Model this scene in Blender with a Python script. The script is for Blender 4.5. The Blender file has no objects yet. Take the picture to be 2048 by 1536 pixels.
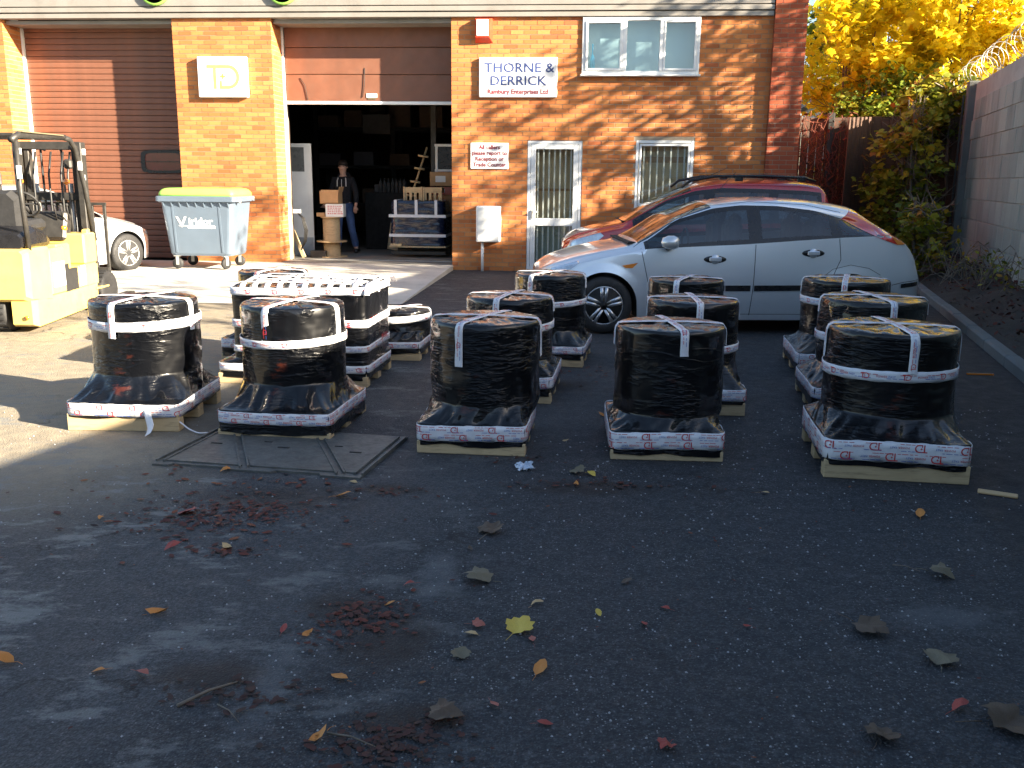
import bpy, math, random
import numpy as np
from mathutils import Vector, Matrix
random.seed(7); rng=np.random.default_rng(11)
S=bpy.context.scene; COL=S.collection
rad=math.radians; PI=math.pi
# ---------------------------------------------------------------- camera
cam_d=bpy.data.cameras.new('camera'); cam=bpy.data.objects.new('camera',cam_d); COL.objects.link(cam); S.camera=cam
cam_d.sensor_width=36; cam_d.lens=1850/2048*36; cam_d.clip_start=.05; cam_d.clip_end=3000
P_,R_=rad(12.5),rad(.54)
f=Vector((0,math.cos(P_),-math.sin(P_))); u0=Vector((0,math.sin(P_),math.cos(P_))); r0=Vector((1,0,0))
rr=math.cos(R_)*r0+math.sin(R_)*u0; uu=math.cos(R_)*u0-math.sin(R_)*r0
cam.matrix_world=Matrix(((rr.x,uu.x,-f.x,0),(rr.y,uu.y,-f.y,0),(rr.z,uu.z,-f.z,1.6),(0,0,0,1)))
# ---------------------------------------------------------------- light
FY=rad(-4.5)                         # the facade's direction
FU=Vector((math.cos(FY),math.sin(FY),0)); FV=Vector((-math.sin(FY),math.cos(FY),0)); FO=Vector((-1.09,16.58,0))
EL=rad(20.3); AZ=rad(68)
sd=FU*math.sin(AZ)-FV*math.cos(AZ); sun_dir=Vector((sd.x*math.cos(EL),sd.y*math.cos(EL),math.sin(EL)))
W=bpy.data.worlds.new('World'); S.world=W; W.use_nodes=True
nt=W.node_tree; nt.nodes.clear()
sky=nt.nodes.new('ShaderNodeTexSky'); sky.sky_type='NISHITA'; sky.sun_disc=False
sky.sun_elevation=EL; sky.sun_rotation=math.atan2(sd.x,sd.y); sky.air_density=1.0; sky.dust_density=1.2; sky.ozone_density=1.2
bg=nt.nodes.new('ShaderNodeBackground'); bg.inputs[1].default_value=.05
wo=nt.nodes.new('ShaderNodeOutputWorld'); nt.links.new(sky.outputs[0],bg.inputs[0]); nt.links.new(bg.outputs[0],wo.inputs[0])
sl=bpy.data.lights.new('sun','SUN'); sl.energy=5; sl.angle=rad(.53); sl.color=(1,.86,.66)
so=bpy.data.objects.new('sun',sl); COL.objects.link(so); so.rotation_euler=sun_dir.to_track_quat('Z','Y').to_euler()
S.view_settings.view_transform='Standard'; S.view_settings.look='None'; S.view_settings.gamma=1; S.view_settings.use_curve_mapping=False
S.view_settings.exposure=2.75
S.render.engine='CYCLES'; S.cycles.max_bounces=7; S.cycles.transparent_max_bounces=10
# ---------------------------------------------------------------- helpers
def tag(o,label=None,cat=None,group=None,kind=None):
    for k,v in (('label',label),('category',cat),('group',group),('kind',kind)):
        if v: o[k]=v
    return o
def empty(name,loc=(0,0,0),rz=0,label=None,cat=None,group=None,kind=None):
    o=bpy.data.objects.new(name,None); COL.objects.link(o); o.location=loc; o.rotation_euler=(0,0,rz); o.empty_display_size=.1
    return tag(o,label,cat,group,kind)
def fac(u,v,z=0): return FO+FU*u+FV*v+Vector((0,0,z))
def link(name,me,parent=None,loc=None,rot=None):
    o=bpy.data.objects.new(name,me); COL.objects.link(o)
    if parent: o.parent=parent
    if loc is not None: o.location=loc
    if rot is not None: o.rotation_euler=rot
    return o
class MB:
    def __init__(s): s.v=[]; s.f=[]; s.m=[]; s.t=[]; s.sm=[]
    def add(s,vs,fs,m=0,smooth=False,tint=None):
        b=len(s.v); s.v.extend([tuple(p) for p in vs]); 
        for q in fs: s.f.append(tuple(b+i for i in q)); s.m.append(m); s.sm.append(smooth)
        s.t.extend([tint if tint is not None else .5]*len(vs)); return s
    def box(s,c,d,rz=0,m=0,tint=None,ch=0,R=None):
        x,y,z=[a/2 for a in d]; k=min(ch,x*.9,y*.9,z*.9)
        if k<=0:
            vs=[(i*x,j*y,l*z) for i in(-1,1) for j in(-1,1) for l in(-1,1)]
            fs=[(0,1,3,2),(4,6,7,5),(0,4,5,1),(2,3,7,6),(0,2,6,4),(1,5,7,3)]
        else:
            vs=[];fs=[];idx={}
            for i in(-1,1):
                for j in(-1,1):
                    for l in(-1,1):
                        for a,(p) in enumerate(((x,y-k,z-k),(x-k,y,z-k),(x-k,y-k,z))):
                            idx[i,j,l,a]=len(vs); vs.append((i*p[0],j*p[1],l*p[2]))
            for i in(-1,1):
                fs.append([idx[i,j,l,0] for j,l in((-1,-1),(1,-1),(1,1),(-1,1))][::i])
                fs.append([idx[j,i,l,1] for j,l in((-1,-1),(1,-1),(1,1),(-1,1))][::-i])
                fs.append([idx[j,l,i,2] for j,l in((-1,-1),(1,-1),(1,1),(-1,1))][::i])
            for i in(-1,1):
                for j in(-1,1):
                    fs.append([idx[i,j,-1,0],idx[i,j,-1,1],idx[i,j,1,1],idx[i,j,1,0]][::i*j])
                    fs.append([idx[i,-1,j,0],idx[i,1,j,0],idx[i,1,j,2],idx[i,-1,j,2]][::i*j])
                    fs.append([idx[-1,i,j,2],idx[1,i,j,2],idx[1,i,j,1],idx[-1,i,j,1]][::i*j])
                    for l in(-1,1): fs.append([idx[i,j,l,0],idx[i,j,l,1],idx[i,j,l,2]][::i*j*l])
        if R is not None: vs=[tuple(R@Vector(p)) for p in vs]
        elif rz: cc,ss=math.cos(rz),math.sin(rz); vs=[(a*cc-b*ss,a*ss+b*cc,g) for a,b,g in vs]
        vs=[(a+c[0],b+c[1],g+c[2]) for a,b,g in vs]
        return s.add(vs,fs,m,False,tint)
    def tube(s,pts,r,n=8,m=0,caps=True):
        pts=[Vector(p) for p in pts]; rs=r if hasattr(r,'__len__') else [r]*len(pts); vs=[];fs=[]
        up=Vector((0,0,1)); prev=None
        for i,p in enumerate(pts):
            t=(pts[min(i+1,len(pts)-1)]-pts[max(i-1,0)]).normalized()
            if prev is None:
                a=t.cross(up if abs(t.z)<.9 else Vector((1,0,0))).normalized()
            else: a=(prev-t*prev.dot(t)).normalized()
            prev=a; b=t.cross(a)
            for k in range(n):
                an=2*PI*k/n; vs.append(p+(a*math.cos(an)+b*math.sin(an))*rs[i])
        for i in range(len(pts)-1):
            for k in range(n): fs.append((i*n+k,i*n+(k+1)%n,(i+1)*n+(k+1)%n,(i+1)*n+k))
        if caps: fs.append(tuple(range(n))[::-1]); fs.append(tuple((len(pts)-1)*n+k for k in range(n)))
        return s.add(vs,fs,m,True)
    def lathe(s,prof,c=(0,0,0),axis='z',n=24,m=0,smooth=True):
        vs=[];fs=[]
        for r,h in prof:
            for k in range(n):
                a=2*PI*k/n; p=(r*math.cos(a),r*math.sin(a),h)
                if axis=='y': p=(p[0],p[2],p[1])
                if axis=='x': p=(p[2],p[0],p[1])
                vs.append((p[0]+c[0],p[1]+c[1],p[2]+c[2]))
        for i in range(len(prof)-1):
            for k in range(n): fs.append((i*n+k,i*n+(k+1)%n,(i+1)*n+(k+1)%n,(i+1)*n+k))
        if prof[0][0]>1e-6: fs.append(tuple(range(n)))
        if prof[-1][0]>1e-6: fs.append(tuple((len(prof)-1)*n+k for k in range(n)))
        return s.add(vs,fs,m,smooth)
    def prism(s,poly,axis,a,b,m=0,bev=0):
        """polygon in two coordinates extruded along axis between a and b"""
        n=len(poly)
        def P(q,h): return {'x':(h,q[0],q[1]),'y':(q[0],h,q[1]),'z':(q[0],q[1],h)}[axis]
        vs=[P(q,a) for q in poly]+[P(q,b) for q in poly]
        fs=[tuple(range(n))[::-1],tuple(range(n,2*n))]+[(i,(i+1)%n,n+(i+1)%n,n+i) for i in range(n)]
        return s.add(vs,fs,m)
    def build(s,name,mats,parent=None,loc=None,rot=None,tint=False):
        me=s.mesh(name,mats); return link(name,me,parent,loc,rot)
    def mesh(s,name,mats):
        me=bpy.data.meshes.new(name); me.from_pydata(s.v,[],s.f); 
        for q in (mats if isinstance(mats,(list,tuple)) else [mats]): me.materials.append(q)
        me.polygons.foreach_set('material_index',s.m); me.polygons.foreach_set('use_smooth',s.sm)
        at=me.attributes.new('tint','FLOAT','POINT'); at.data.foreach_set('value',s.t)
        me.update(); return me
def npmesh(name,V,F,mats,parent=None,tint=None,smooth=False,mi=None):
    V=np.asarray(V,dtype=np.float32).reshape(-1,3); F=np.asarray(F,dtype=np.int32)
    me=bpy.data.meshes.new(name); k=F.shape[1]
    me.vertices.add(len(V)); me.vertices.foreach_set('co',V.ravel())
    me.loops.add(F.size); me.loops.foreach_set('vertex_index',F.ravel())
    me.polygons.add(len(F)); me.polygons.foreach_set('loop_start',np.arange(0,F.size,k,dtype=np.int32))
    me.update(calc_edges=True); me.validate()
    me.polygons.foreach_set('use_smooth',[smooth]*len(me.polygons))
    for q in (mats if isinstance(mats,(list,tuple)) else [mats]): me.materials.append(q)
    if tint is not None:
        at=me.attributes.new('tint','FLOAT','POINT'); at.data.foreach_set('value',np.asarray(tint,dtype=np.float32))
    return link(name,me,parent)
def _h(i,j,k,s):
    n=(i*374761393+j*668265263+k*2147483647+s*974634777)&0xffffffff
    n=((n^(n>>13))*1274126177)&0xffffffff; n=n^(n>>16); return (n&0xffff)/65535.0
def noise(x,y,z,s=0):
    x,y,z=np.broadcast_arrays(np.asarray(x,float),np.asarray(y,float),np.asarray(z,float))
    i,j,k=[np.floor(a).astype(np.int64) for a in (x,y,z)]; a,b,c=x-i,y-j,z-k
    a,b,c=[t*t*(3-2*t) for t in (a,b,c)]; o=0
    for di in(0,1):
        for dj in(0,1):
            for dk in(0,1):
                o=o+_h(i+di,j+dj,k+dk,s)*(a if di else 1-a)*(b if dj else 1-b)*(c if dk else 1-c)
    return o*2-1
# ---------------------------------------------------------------- materials
class NT:
    def __init__(s,name):
        s.m=bpy.data.materials.new(name); s.m.use_nodes=True; s.n=s.m.node_tree; s.n.nodes.clear()
        s.out=s('ShaderNodeOutputMaterial'); s.b=s('ShaderNodeBsdfPrincipled'); s.l(s.b.outputs[0],s.out.inputs[0])
    def __call__(s,t,**k):
        n=s.n.nodes.new(t)
        for a,v in k.items(): setattr(n,a,v)
        return n
    def l(s,a,b): s.n.links.new(a,b)
    def noise(s,vec,scale,detail=4,rough=.55,w=None):
        n=s('ShaderNodeTexNoise'); n.inputs['Scale'].default_value=scale; n.inputs['Detail'].default_value=detail; n.inputs['Roughness'].default_value=rough
        if vec is not None: s.l(vec,n.inputs['Vector'])
        return n.outputs['Fac']
    def ramp(s,fac,stops):
        n=s('ShaderNodeValToRGB'); e=n.color_ramp.elements
        while len(e)<len(stops): e.new(.5)
        for q,(p,c) in zip(e,stops): q.position=p; q.color=(*c,1) if hasattr(c,'__len__') else (c,c,c,1)
        s.l(fac,n.inputs[0]); return n.outputs[0]
    def mix(s,fac,a,b,mode='MIX'):
        n=s('ShaderNodeMix',data_type='RGBA',blend_type=mode)
        for v,i in((fac,0),(a,6),(b,7)):
            if hasattr(v,'is_linked') or hasattr(v,'links'): s.l(v,n.inputs[i])
            elif i==0: n.inputs[0].default_value=v
            else: n.inputs[i].default_value=(*v,1) if hasattr(v,'__len__') else (v,v,v,1)
        return n.outputs[2]
    def math(s,op,a,b=0,c=0):
        n=s('ShaderNodeMath',operation=op)
        for i,v in enumerate((a,b,c)):
            if hasattr(v,'links'): s.l(v,n.inputs[i])
            else: n.inputs[i].default_value=v
        return n.outputs[0]
    def map(s,vec,scale=(1,1,1),rot=(0,0,0),loc=(0,0,0)):
        n=s('ShaderNodeMapping'); n.inputs['Scale'].default_value=scale; n.inputs['Rotation'].default_value=rot; n.inputs['Location'].default_value=loc
        s.l(vec,n.inputs[0]); return n.outputs[0]
    def bump(s,h,strength=.3,dist=.01):
        n=s('ShaderNodeBump'); n.inputs['Strength'].default_value=strength; n.inputs['Distance'].default_value=dist
        s.l(h,n.inputs['Height']); s.l(n.outputs[0],s.b.inputs['Normal']); return n
    def obj(s): return s('ShaderNodeTexCoord').outputs['Object']
    def pos(s): return s('ShaderNodeNewGeometry').outputs['Position']
    def tint(s):
        n=s('ShaderNodeAttribute'); n.attribute_name='tint'; return n.outputs['Fac']
def mat(name,c,rough=.6,metal=0,var=.25,sc=6,bump=0,bsc=40,coat=0,spec=.5,tint=None,trans=0,emit=None,grime=0):
    t=NT(name); o=t.obj(); c=tuple(c)
    n=t.noise(o,sc,5,.6)
    dk=tuple(a*(1-var) for a in c); lt=tuple(min(1,a*(1+var*.6)) for a in c)
    col=t.ramp(n,[(.3,dk),(.7,lt)])
    if tint:
        col=t.mix(t.math('MULTIPLY',t.tint(),tint[1]),col,tint[0],'MIX')
    if grime:
        g=t.ramp(t.noise(o,2.3,8,.7),[(.5,0.),(.72,1.)]); col=t.mix(t.math('MULTIPLY',g,grime),col,(.09,.075,.06))
    t.l(col,t.b.inputs['Base Color'])
    r=t.ramp(t.noise(o,sc*2.3,4),[(.3,max(.02,rough-.1*(rough>.15))),(.7,min(1,rough+.12*(rough>.15)))]); t.l(r,t.b.inputs['Roughness'])
    t.b.inputs['Metallic'].default_value=metal; t.b.inputs['Coat Weight'].default_value=coat; t.b.inputs['Coat Roughness'].default_value=.04; t.b.inputs['Specular IOR Level'].default_value=spec
    if bump: t.bump(t.noise(o,bsc,4),bump,.005)
    return t.m
def paint(name,c,rough,metal):
    t=NT(name); o=t.obj(); g=t.noise(o,2.5,6,.65); z=t('ShaderNodeSeparateXYZ'); t.l(o,z.inputs[0])
    d=t.math('MULTIPLY',t.ramp(z.outputs[2],[(.15,.35),(.55,0.)]),g)
    t.l(t.mix(d,c,(.10,.09,.08)),t.b.inputs['Base Color']); t.b.inputs['Roughness'].default_value=rough; t.b.inputs['Metallic'].default_value=metal
    t.b.inputs['Coat Weight'].default_value=1; t.b.inputs['Coat Roughness'].default_value=.03; return t.m
def glassmat(name,tintc,refl=.12,see=.75):
    t=NT(name); t.n.nodes.remove(t.b)
    tr=t('ShaderNodeBsdfTransparent'); tr.inputs[0].default_value=(*[x*see for x in tintc],1)
    gl=t('ShaderNodeBsdfGlossy'); gl.inputs['Roughness'].default_value=.01; gl.inputs[0].default_value=(.95,.97,1,1)
    lw=t('ShaderNodeLayerWeight'); lw.inputs[0].default_value=.5
    fac=t.math('MULTIPLY_ADD',t.math('POWER',lw.outputs['Facing'],4.5),.9,refl)
    mx=t('ShaderNodeMixShader'); t.l(fac,mx.inputs[0]); t.l(tr.outputs[0],mx.inputs[1]); t.l(gl.outputs[0],mx.inputs[2]); t.l(mx.outputs[0],t.out.inputs[0])
    return t.m
M={}
def m_asphalt():
    t=NT('asphalt'); p=t.pos()
    fine=t.noise(p,70,3,.7); mid=t.noise(p,9,5,.6); big=t.noise(p,.8,4,.55)
    sep=t('ShaderNodeSeparateXYZ'); t.l(p,sep.inputs[0]); X,Y=sep.outputs[0],sep.outputs[1]
    # seam between the old smooth tarmac (left) and the coarse newer tarmac (right)
    side=t.math('SUBTRACT',X,t.math('MULTIPLY_ADD',Y,.42,-2.05))
    wob=t.math('MULTIPLY_ADD',t.noise(p,1.6,5,.6),1.1,-.55)
    sm=t.math('ADD',side,wob); old=t.ramp(t.math('MULTIPLY_ADD',sm,.9,.5),[(.35,1.),(.65,0.)])
    base=t.mix(old,(.026,.029,.034),(.048,.052,.058))
    base=t.mix(t.ramp(mid,[(.3,.0),(.75,.55)]),base,t.mix(old,(.040,.043,.048),(.075,.077,.082)))
    base=t.mix(t.ramp(big,[(.35,.35),(.6,0.)]),base,(.014,.016,.020))
    # pale aggregate showing
    vo=t('ShaderNodeTexVoronoi'); vo.inputs['Scale'].default_value=120; t.l(p,vo.inputs['Vector'])
    sc=t('ShaderNodeSeparateColor'); t.l(vo.outputs['Color'],sc.inputs[0])
    pick=t.ramp(sc.outputs[0],[(.76,0.),(.97,1.)]); near=t.ramp(vo.outputs['Distance'],[(.25,1.),(.46,0.)])
    sp=t.math('MULTIPLY',pick,near); amt=t.math('MULTIPLY',sp,t.ramp(t.noise(p,2.3,7,.7),[(.35,.06),(.62,1.)]))
    amt=t.math('MULTIPLY',amt,t.ramp(old,[(0,1.),(1,.35)]))
    base=t.mix(amt,base,t.mix(sc.outputs[1],(.22,.23,.24),(.42,.42,.41)))
    base=t.mix(t.ramp(fine,[(.35,.6),(.62,0.)]),base,(.008,.0095,.012)); base=t.mix(t.ramp(fine,[(.54,0.),(.72,.7)]),base,(.11,.115,.12)); md2=t.noise(p,28,4,.7); base=t.mix(t.ramp(md2,[(.52,0.),(.7,.55)]),base,(.085,.09,.096)); base=t.mix(t.ramp(md2,[(.3,.5),(.46,0.)]),base,(.010,.011,.013))
    dz=t.math('MULTIPLY_ADD',X,-.7,-.72); dz=t.math('ADD',dz,t.math('MULTIPLY',wob,.6))  # pale dusty tarmac at left, lightened further to put sunlit brightness into its colour
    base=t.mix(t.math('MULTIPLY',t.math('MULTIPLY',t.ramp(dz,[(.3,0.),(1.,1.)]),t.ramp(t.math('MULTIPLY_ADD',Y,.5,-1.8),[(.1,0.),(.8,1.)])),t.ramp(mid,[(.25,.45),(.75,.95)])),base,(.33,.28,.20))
    wv=t('ShaderNodeVectorMath',operation='ADD'); t.l(p,wv.inputs[0]); wn=t('ShaderNodeTexNoise'); wn.inputs['Scale'].default_value=2.5; wn.inputs['Detail'].default_value=8; t.l(p,wn.inputs['Vector']); t.l(wn.outputs['Color'],wv.inputs[1])
    ve=t('ShaderNodeTexVoronoi',feature='DISTANCE_TO_EDGE'); ve.inputs['Scale'].default_value=.55; t.l(wv.outputs[0],ve.inputs['Vector'])
    ck=t.math('MULTIPLY',t.ramp(ve.outputs['Distance'],[(.002,1.),(.007,0.)]),t.ramp(t.noise(p,.9,3),[(.46,0.),(.56,1.)])); base=t.mix(t.math('MULTIPLY',ck,.8),base,(.008,.008,.009))
    # worn pale scuffs, streaked, mostly lower left
    st=t.noise(t.map(p,(1.1,2.3,1),(0,0,rad(-25))),1.9,10,.74)
    lx=t.ramp(t.math('MULTIPLY_ADD',X,-.25,.32),[(.25,0.),(.75,1.)])
    sc2=t.math('MULTIPLY',t.ramp(st,[(.53,0.),(.60,1.)]),lx)
    base=t.mix(t.math('MULTIPLY',sc2,.8),base,(.17,.175,.17))
    # one worn repair on the right and one along the seam
    for cx,cy,sx,sy,rz in ((1.65,3.22,3.6,7.5,rad(8)),(-.78,2.72,9,2.7,rad(-28)),(-.30,3.55,9,3,rad(-25))):
        v=t.map(p,(1,1,0),(0,0,0),(-cx,-cy,0)); v=t.map(v,(sx,sy,0),(0,0,rz))
        ln=t('ShaderNodeVectorMath',operation='LENGTH'); t.l(v,ln.inputs[0])
        d=t.math('ADD',ln.outputs['Value'],t.math('MULTIPLY_ADD',t.noise(p,9,8,.8),2.6,-1.3))
        base=t.mix(t.math('MULTIPLY',t.ramp(d,[(.35,1.),(1.1,0.)]),.42),base,(.11,.118,.125))
    for cx,cy,sx,sy,rz in ((-1.18,4.48,1.9,4.2,0),(-.62,3.28,5.5,6.5,0),(-.98,2.76,4,9,rad(12)),(-.30,2.52,5,9,0),(-.42,3.02,5,3.5,rad(-25)),(.40,4.68,2.2,7,0),(-.62,4.62,4,9,0),(.35,7.2,2.2,3.2,0)):
        v=t.map(p,(1,1,0),(0,0,0),(-cx,-cy,0)); v=t.map(v,(sx,sy,0),(0,0,rz)); ln=t('ShaderNodeVectorMath',operation='LENGTH'); t.l(v,ln.inputs[0])
        d=t.math('ADD',ln.outputs['Value'],t.math('MULTIPLY_ADD',t.noise(p,5,8,.75),1.8,-.9)); base=t.mix(t.math('MULTIPLY',t.ramp(d,[(.4,1.),(1.1,0.)]),.75),base,(.022,.015,.012))
    # smoother dark patch to the right
    dk=t.math('SUBTRACT',X,t.math('MULTIPLY_ADD',Y,.22,.95)); dk=t.math('ADD',dk,t.math('MULTIPLY',wob,.35))
    base=t.mix(t.math('MULTIPLY',t.ramp(dk,[(.35,0.),(.5,1.)]),.55),base,(.012,.013,.016))
    t.l(base,t.b.inputs['Base Color'])
    t.l(t.ramp(mid,[(.3,.6),(.7,.85)]),t.b.inputs['Roughness']); t.b.inputs['Specular IOR Level'].default_value=.35
    h=t.math('ADD',t.math('MULTIPLY',fine,.6),t.math('MULTIPLY',vo.outputs['Distance'],.5)); t.bump(h,.9,.008)
    return t.m
def m_concrete(name,c,var=.18,joint=None):
    t=NT(name); p=t.pos()
    a=t.noise(p,1.2,8,.6); b=t.noise(p,45,3,.6); g=t.noise(t.map(p,(1,.5,1)),3,8,.75)
    col=t.ramp(a,[(.3,tuple(x*(1-var) for x in c)),(.7,tuple(x*(1+var) for x in c))])
    col=t.mix(t.math('MULTIPLY',t.ramp(g,[(.52,0.),(.7,1.)]),.45),col,tuple(x*.5 for x in c))
    t.l(col,t.b.inputs['Base Color']); t.b.inputs['Roughness'].default_value=.9; t.bump(t.math('ADD',b,a),.35,.005); return t.m
def m_brick(name,stops,dirt=.35):
    t=NT(name); p=t.pos(); ti=t.tint()
    col=t.ramp(ti,stops); n=t.noise(p,60,4,.7)
    col=t.mix(t.ramp(n,[(.35,.0),(.75,.35)]),col,tuple(x*.55 for x in stops[1][1]))
    g=t.noise(p,1.3,6,.6); col=t.mix(t.math('MULTIPLY',t.ramp(g,[(.5,0.),(.75,1.)]),dirt),col,(.12,.06,.03))
    t.l(col,t.b.inputs['Base Color']); t.b.inputs['Roughness'].default_value=.88; t.b.inputs['Specular IOR Level'].default_value=.25; t.bump(n,.4,.003); return t.m
def m_film():
    t=NT('black_stretch_film'); o=t.obj()
    base=(.0022,.0025,.0035)
    # thin film lets a little of the rusty drum edge through in places
    sep=t('ShaderNodeSeparateXYZ'); t.l(o,sep.inputs[0])
    k=t.noise(t.map(o,(7,7,16)),1.0,3,.6); xx=t.ramp(t.math('ABSOLUTE',t.math('ADD',sep.outputs[0],.02)),[(.03,1.),(.075,0.)])
    yy=t.ramp(t.math('MULTIPLY',sep.outputs[1],-1),[(.2,0.),(.25,1.)]); zz=t.ramp(sep.outputs[2],[(.2,0.),(.3,1.),(.55,1.),(.62,0.)])
    g=t.math('MULTIPLY',t.math('MULTIPLY',t.math('MULTIPLY',xx,yy),zz),t.ramp(k,[(.56,0.),(.66,1.)]))
    base=t.mix(t.math('MULTIPLY',g,.6),base,(.10,.022,.010)); t.l(base,t.b.inputs['Base Color'])
    def ridge(v,s,lo,d=3):
        n=t.noise(v,s,d,.5); r=t.math('SUBTRACT',1,t.math('MULTIPLY',t.math('ABSOLUTE',t.math('SUBTRACT',n,.5)),2)); return t.ramp(r,[(lo,0.),(1.,1.)])
    oi=t('ShaderNodeObjectInfo').outputs['Random']; ov=t('ShaderNodeVectorMath',operation='ADD'); t.l(o,ov.inputs[0]); cx_=t('ShaderNodeCombineXYZ'); t.l(t.math('MULTIPLY',oi,9),cx_.inputs[0]); t.l(t.math('MULTIPLY',oi,5),cx_.inputs[2]); t.l(cx_.outputs[0],ov.inputs[1]); o2=ov.outputs[0]
    r1=ridge(t.map(o2,(1.3,1.3,6),(.14,.09,0)),2.2,.86); r2=ridge(t.map(o2,(2.2,2.2,9),(.8,.45,.3)),2.2,.84); r3=ridge(t.map(o2,(2.2,2.2,9),(-.7,-.5,.2)),2.2,.84); r4=ridge(o2,16,.72,5)
    m1=t.ramp(t.noise(o2,4.5,2,.5),[(.47,.0),(.60,1.)]); m2=t.ramp(t.noise(t.map(o2,(1,1,1),(1,1,0)),3.6,2,.5),[(.45,0.),(.6,1.)])
    big=t.noise(o2,5,2,.5)
    h=t.math('ADD',t.math('ADD',t.math('MULTIPLY',r1,t.math('MULTIPLY',m1,.40)),t.math('MULTIPLY',t.math('ADD',r2,r3),t.math('MULTIPLY',m2,.8))),t.math('ADD',t.math('MULTIPLY',r4,t.math('MULTIPLY',m1,.16)),t.math('MULTIPLY',big,1.2))); t.bump(h,.72,.012)
    t.b.inputs['Roughness'].default_value=.34; t.b.inputs['Specular IOR Level'].default_value=.22; t.b.inputs['Coat Weight'].default_value=.6; t.b.inputs['Coat Roughness'].default_value=.06
    return t.m
def m_leaf(name,stops,trl=.45,rough=.55):
    t=NT(name); col=t.ramp(t.tint(),stops); n=t.noise(t.obj(),40,3)
    col=t.mix(t.ramp(n,[(.4,0.),(.8,.3)]),col,tuple(x*.6 for x in stops[1][1]))
    t.l(col,t.b.inputs['Base Color']); t.b.inputs['Roughness'].default_value=rough; t.b.inputs['Specular IOR Level'].default_value=.3
    if trl:
        tr=t('ShaderNodeBsdfTranslucent'); t.l(col,tr.inputs[0]); mx=t('ShaderNodeMixShader'); mx.inputs[0].default_value=trl
        t.l(t.b.outputs[0],mx.inputs[1]); t.l(tr.outputs[0],mx.inputs[2]); t.l(mx.outputs[0],t.out.inputs[0])
    return t.m
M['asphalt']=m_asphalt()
M['apron']=m_concrete('pale_apron_concrete',(.52,.49,.43)); M['floor_in']=m_concrete('warehouse_floor_concrete',(.2,.19,.17))
M['block']=None
def m_block():
    t=NT('concrete_block'); p=t.pos(); ti=t.tint()
    col=t.ramp(ti,[(0,(.25,.285,.26)),(.5,(.30,.335,.30)),(1,(.35,.385,.345))])
    n=t.noise(p,55,4,.7); col=t.mix(t.ramp(n,[(.3,0.),(.7,.3)]),col,(.13,.12,.11))
    s_=t.noise(t.map(p,(1.4,1.4,.4)),1.6,6,.65); col=t.mix(t.math('MULTIPLY',t.ramp(s_,[(.48,0.),(.7,1.)]),.45),col,(.09,.085,.07))
    t.l(col,t.b.inputs['Base Color']); t.b.inputs['Roughness'].default_value=.95; t.bump(n,.7,.006); return t.m
M['block']=m_block()
M['mortar']=m_concrete('mortar',(.30,.25,.19)); M['mortar_grey']=m_concrete('grey_mortar',(.34,.34,.31)); M['kerb']=m_concrete('kerb_concrete',(.14,.145,.14)); M['iron']=mat('cover_iron',(.10,.105,.10),.55,.2,.35,14,.4,60,grime=.35)
M['brick']=m_brick('orange_brick',[(0,(.34,.105,.036)),(.45,(.47,.165,.052)),(.8,(.55,.225,.075)),(1,(.38,.11,.042))],.2)
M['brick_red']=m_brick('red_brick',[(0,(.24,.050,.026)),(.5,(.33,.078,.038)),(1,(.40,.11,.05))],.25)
M['fascia']=mat('fascia_metal',(.25,.235,.215),.45,.1,.1,2,grime=.3); M['shutter']=mat('brown_shutter',(.175,.072,.042),.5,0,.2,3,grime=.25)
M['white']=mat('white_paint',(.74,.75,.74),.4,0,.06,3,grime=.12); M['white_sign']=mat('white_sign',(.8,.8,.8),.35,0,.03,2,grime=.06); M['upvc']=mat('white_frame',(.70,.72,.73),.35,0,.08,4,grime=.2)
M['red_plastic']=mat('red_plastic',(.62,.05,.02),.4); M['black']=mat('black_rubber',(.016,.016,.017),.7,0,.3,12,.2); M['blackgloss']=mat('black_trim',(.012,.012,.014),.3)
M['navy']=mat('navy_letter',(.035,.06,.20),.5); M['maroon']=mat('maroon_letter',(.22,.03,.04),.5); M['redink']=mat('red_ink',(.50,.03,.035),.5,0,.05); M['blueink']=mat('blue_ink',(.06,.12,.40),.5,0,.05); M['paleyellow']=mat('pale_yellow_ink',(.62,.50,.12),.5)
M['glass']=glassmat('window_glass',(.93,.95,.93),.08,.95); M['cglass']=glassmat('car_glass',(.60,.74,.80),.07,.72)
M['wood']=None
def m_wood(name,c1,c2,sc=1):
    t=NT(name); o=t.obj(); g=t.noise(t.map(o,(2*sc,30*sc,30*sc)),1.5,5,.6); k=t.noise(o,5,3)
    oi=t('ShaderNodeObjectInfo').outputs['Random']
    col=t.mix(g,c1,c2); col=t.mix(t.math('MULTIPLY',t.ramp(k,[(.5,0.),(.75,1.)]),.35),col,tuple(x*.55 for x in c1)); col=t.mix(t.math('MULTIPLY',oi,.35),col,tuple(x*.6 for x in c2))
    kn=t.noise(t.map(o,(1,5,9)),6,5,.7); col=t.mix(t.ramp(kn,[(.52,0.),(.68,.55)]),col,tuple(x*.38 for x in c1)); t.l(col,t.b.inputs['Base Color']); t.b.inputs['Roughness'].default_value=.75; t.bump(g,.4,.003); return t.m
M['wood']=m_wood('pallet_wood',(.44,.32,.17),(.58,.45,.27)); M['ply']=m_wood('pale_plywood',(.50,.34,.17),(.60,.43,.24)); M['fence_wood']=m_wood('brown_fence_wood',(.065,.032,.020),(.11,.055,.032)); M['bark']=m_wood('bark',(.11,.085,.06),(.20,.16,.12),.5)
M['film']=m_film(); M['tape']=mat('white_printed_tape',(.68,.69,.72),.35,0,.10,22,.25,60)
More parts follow.
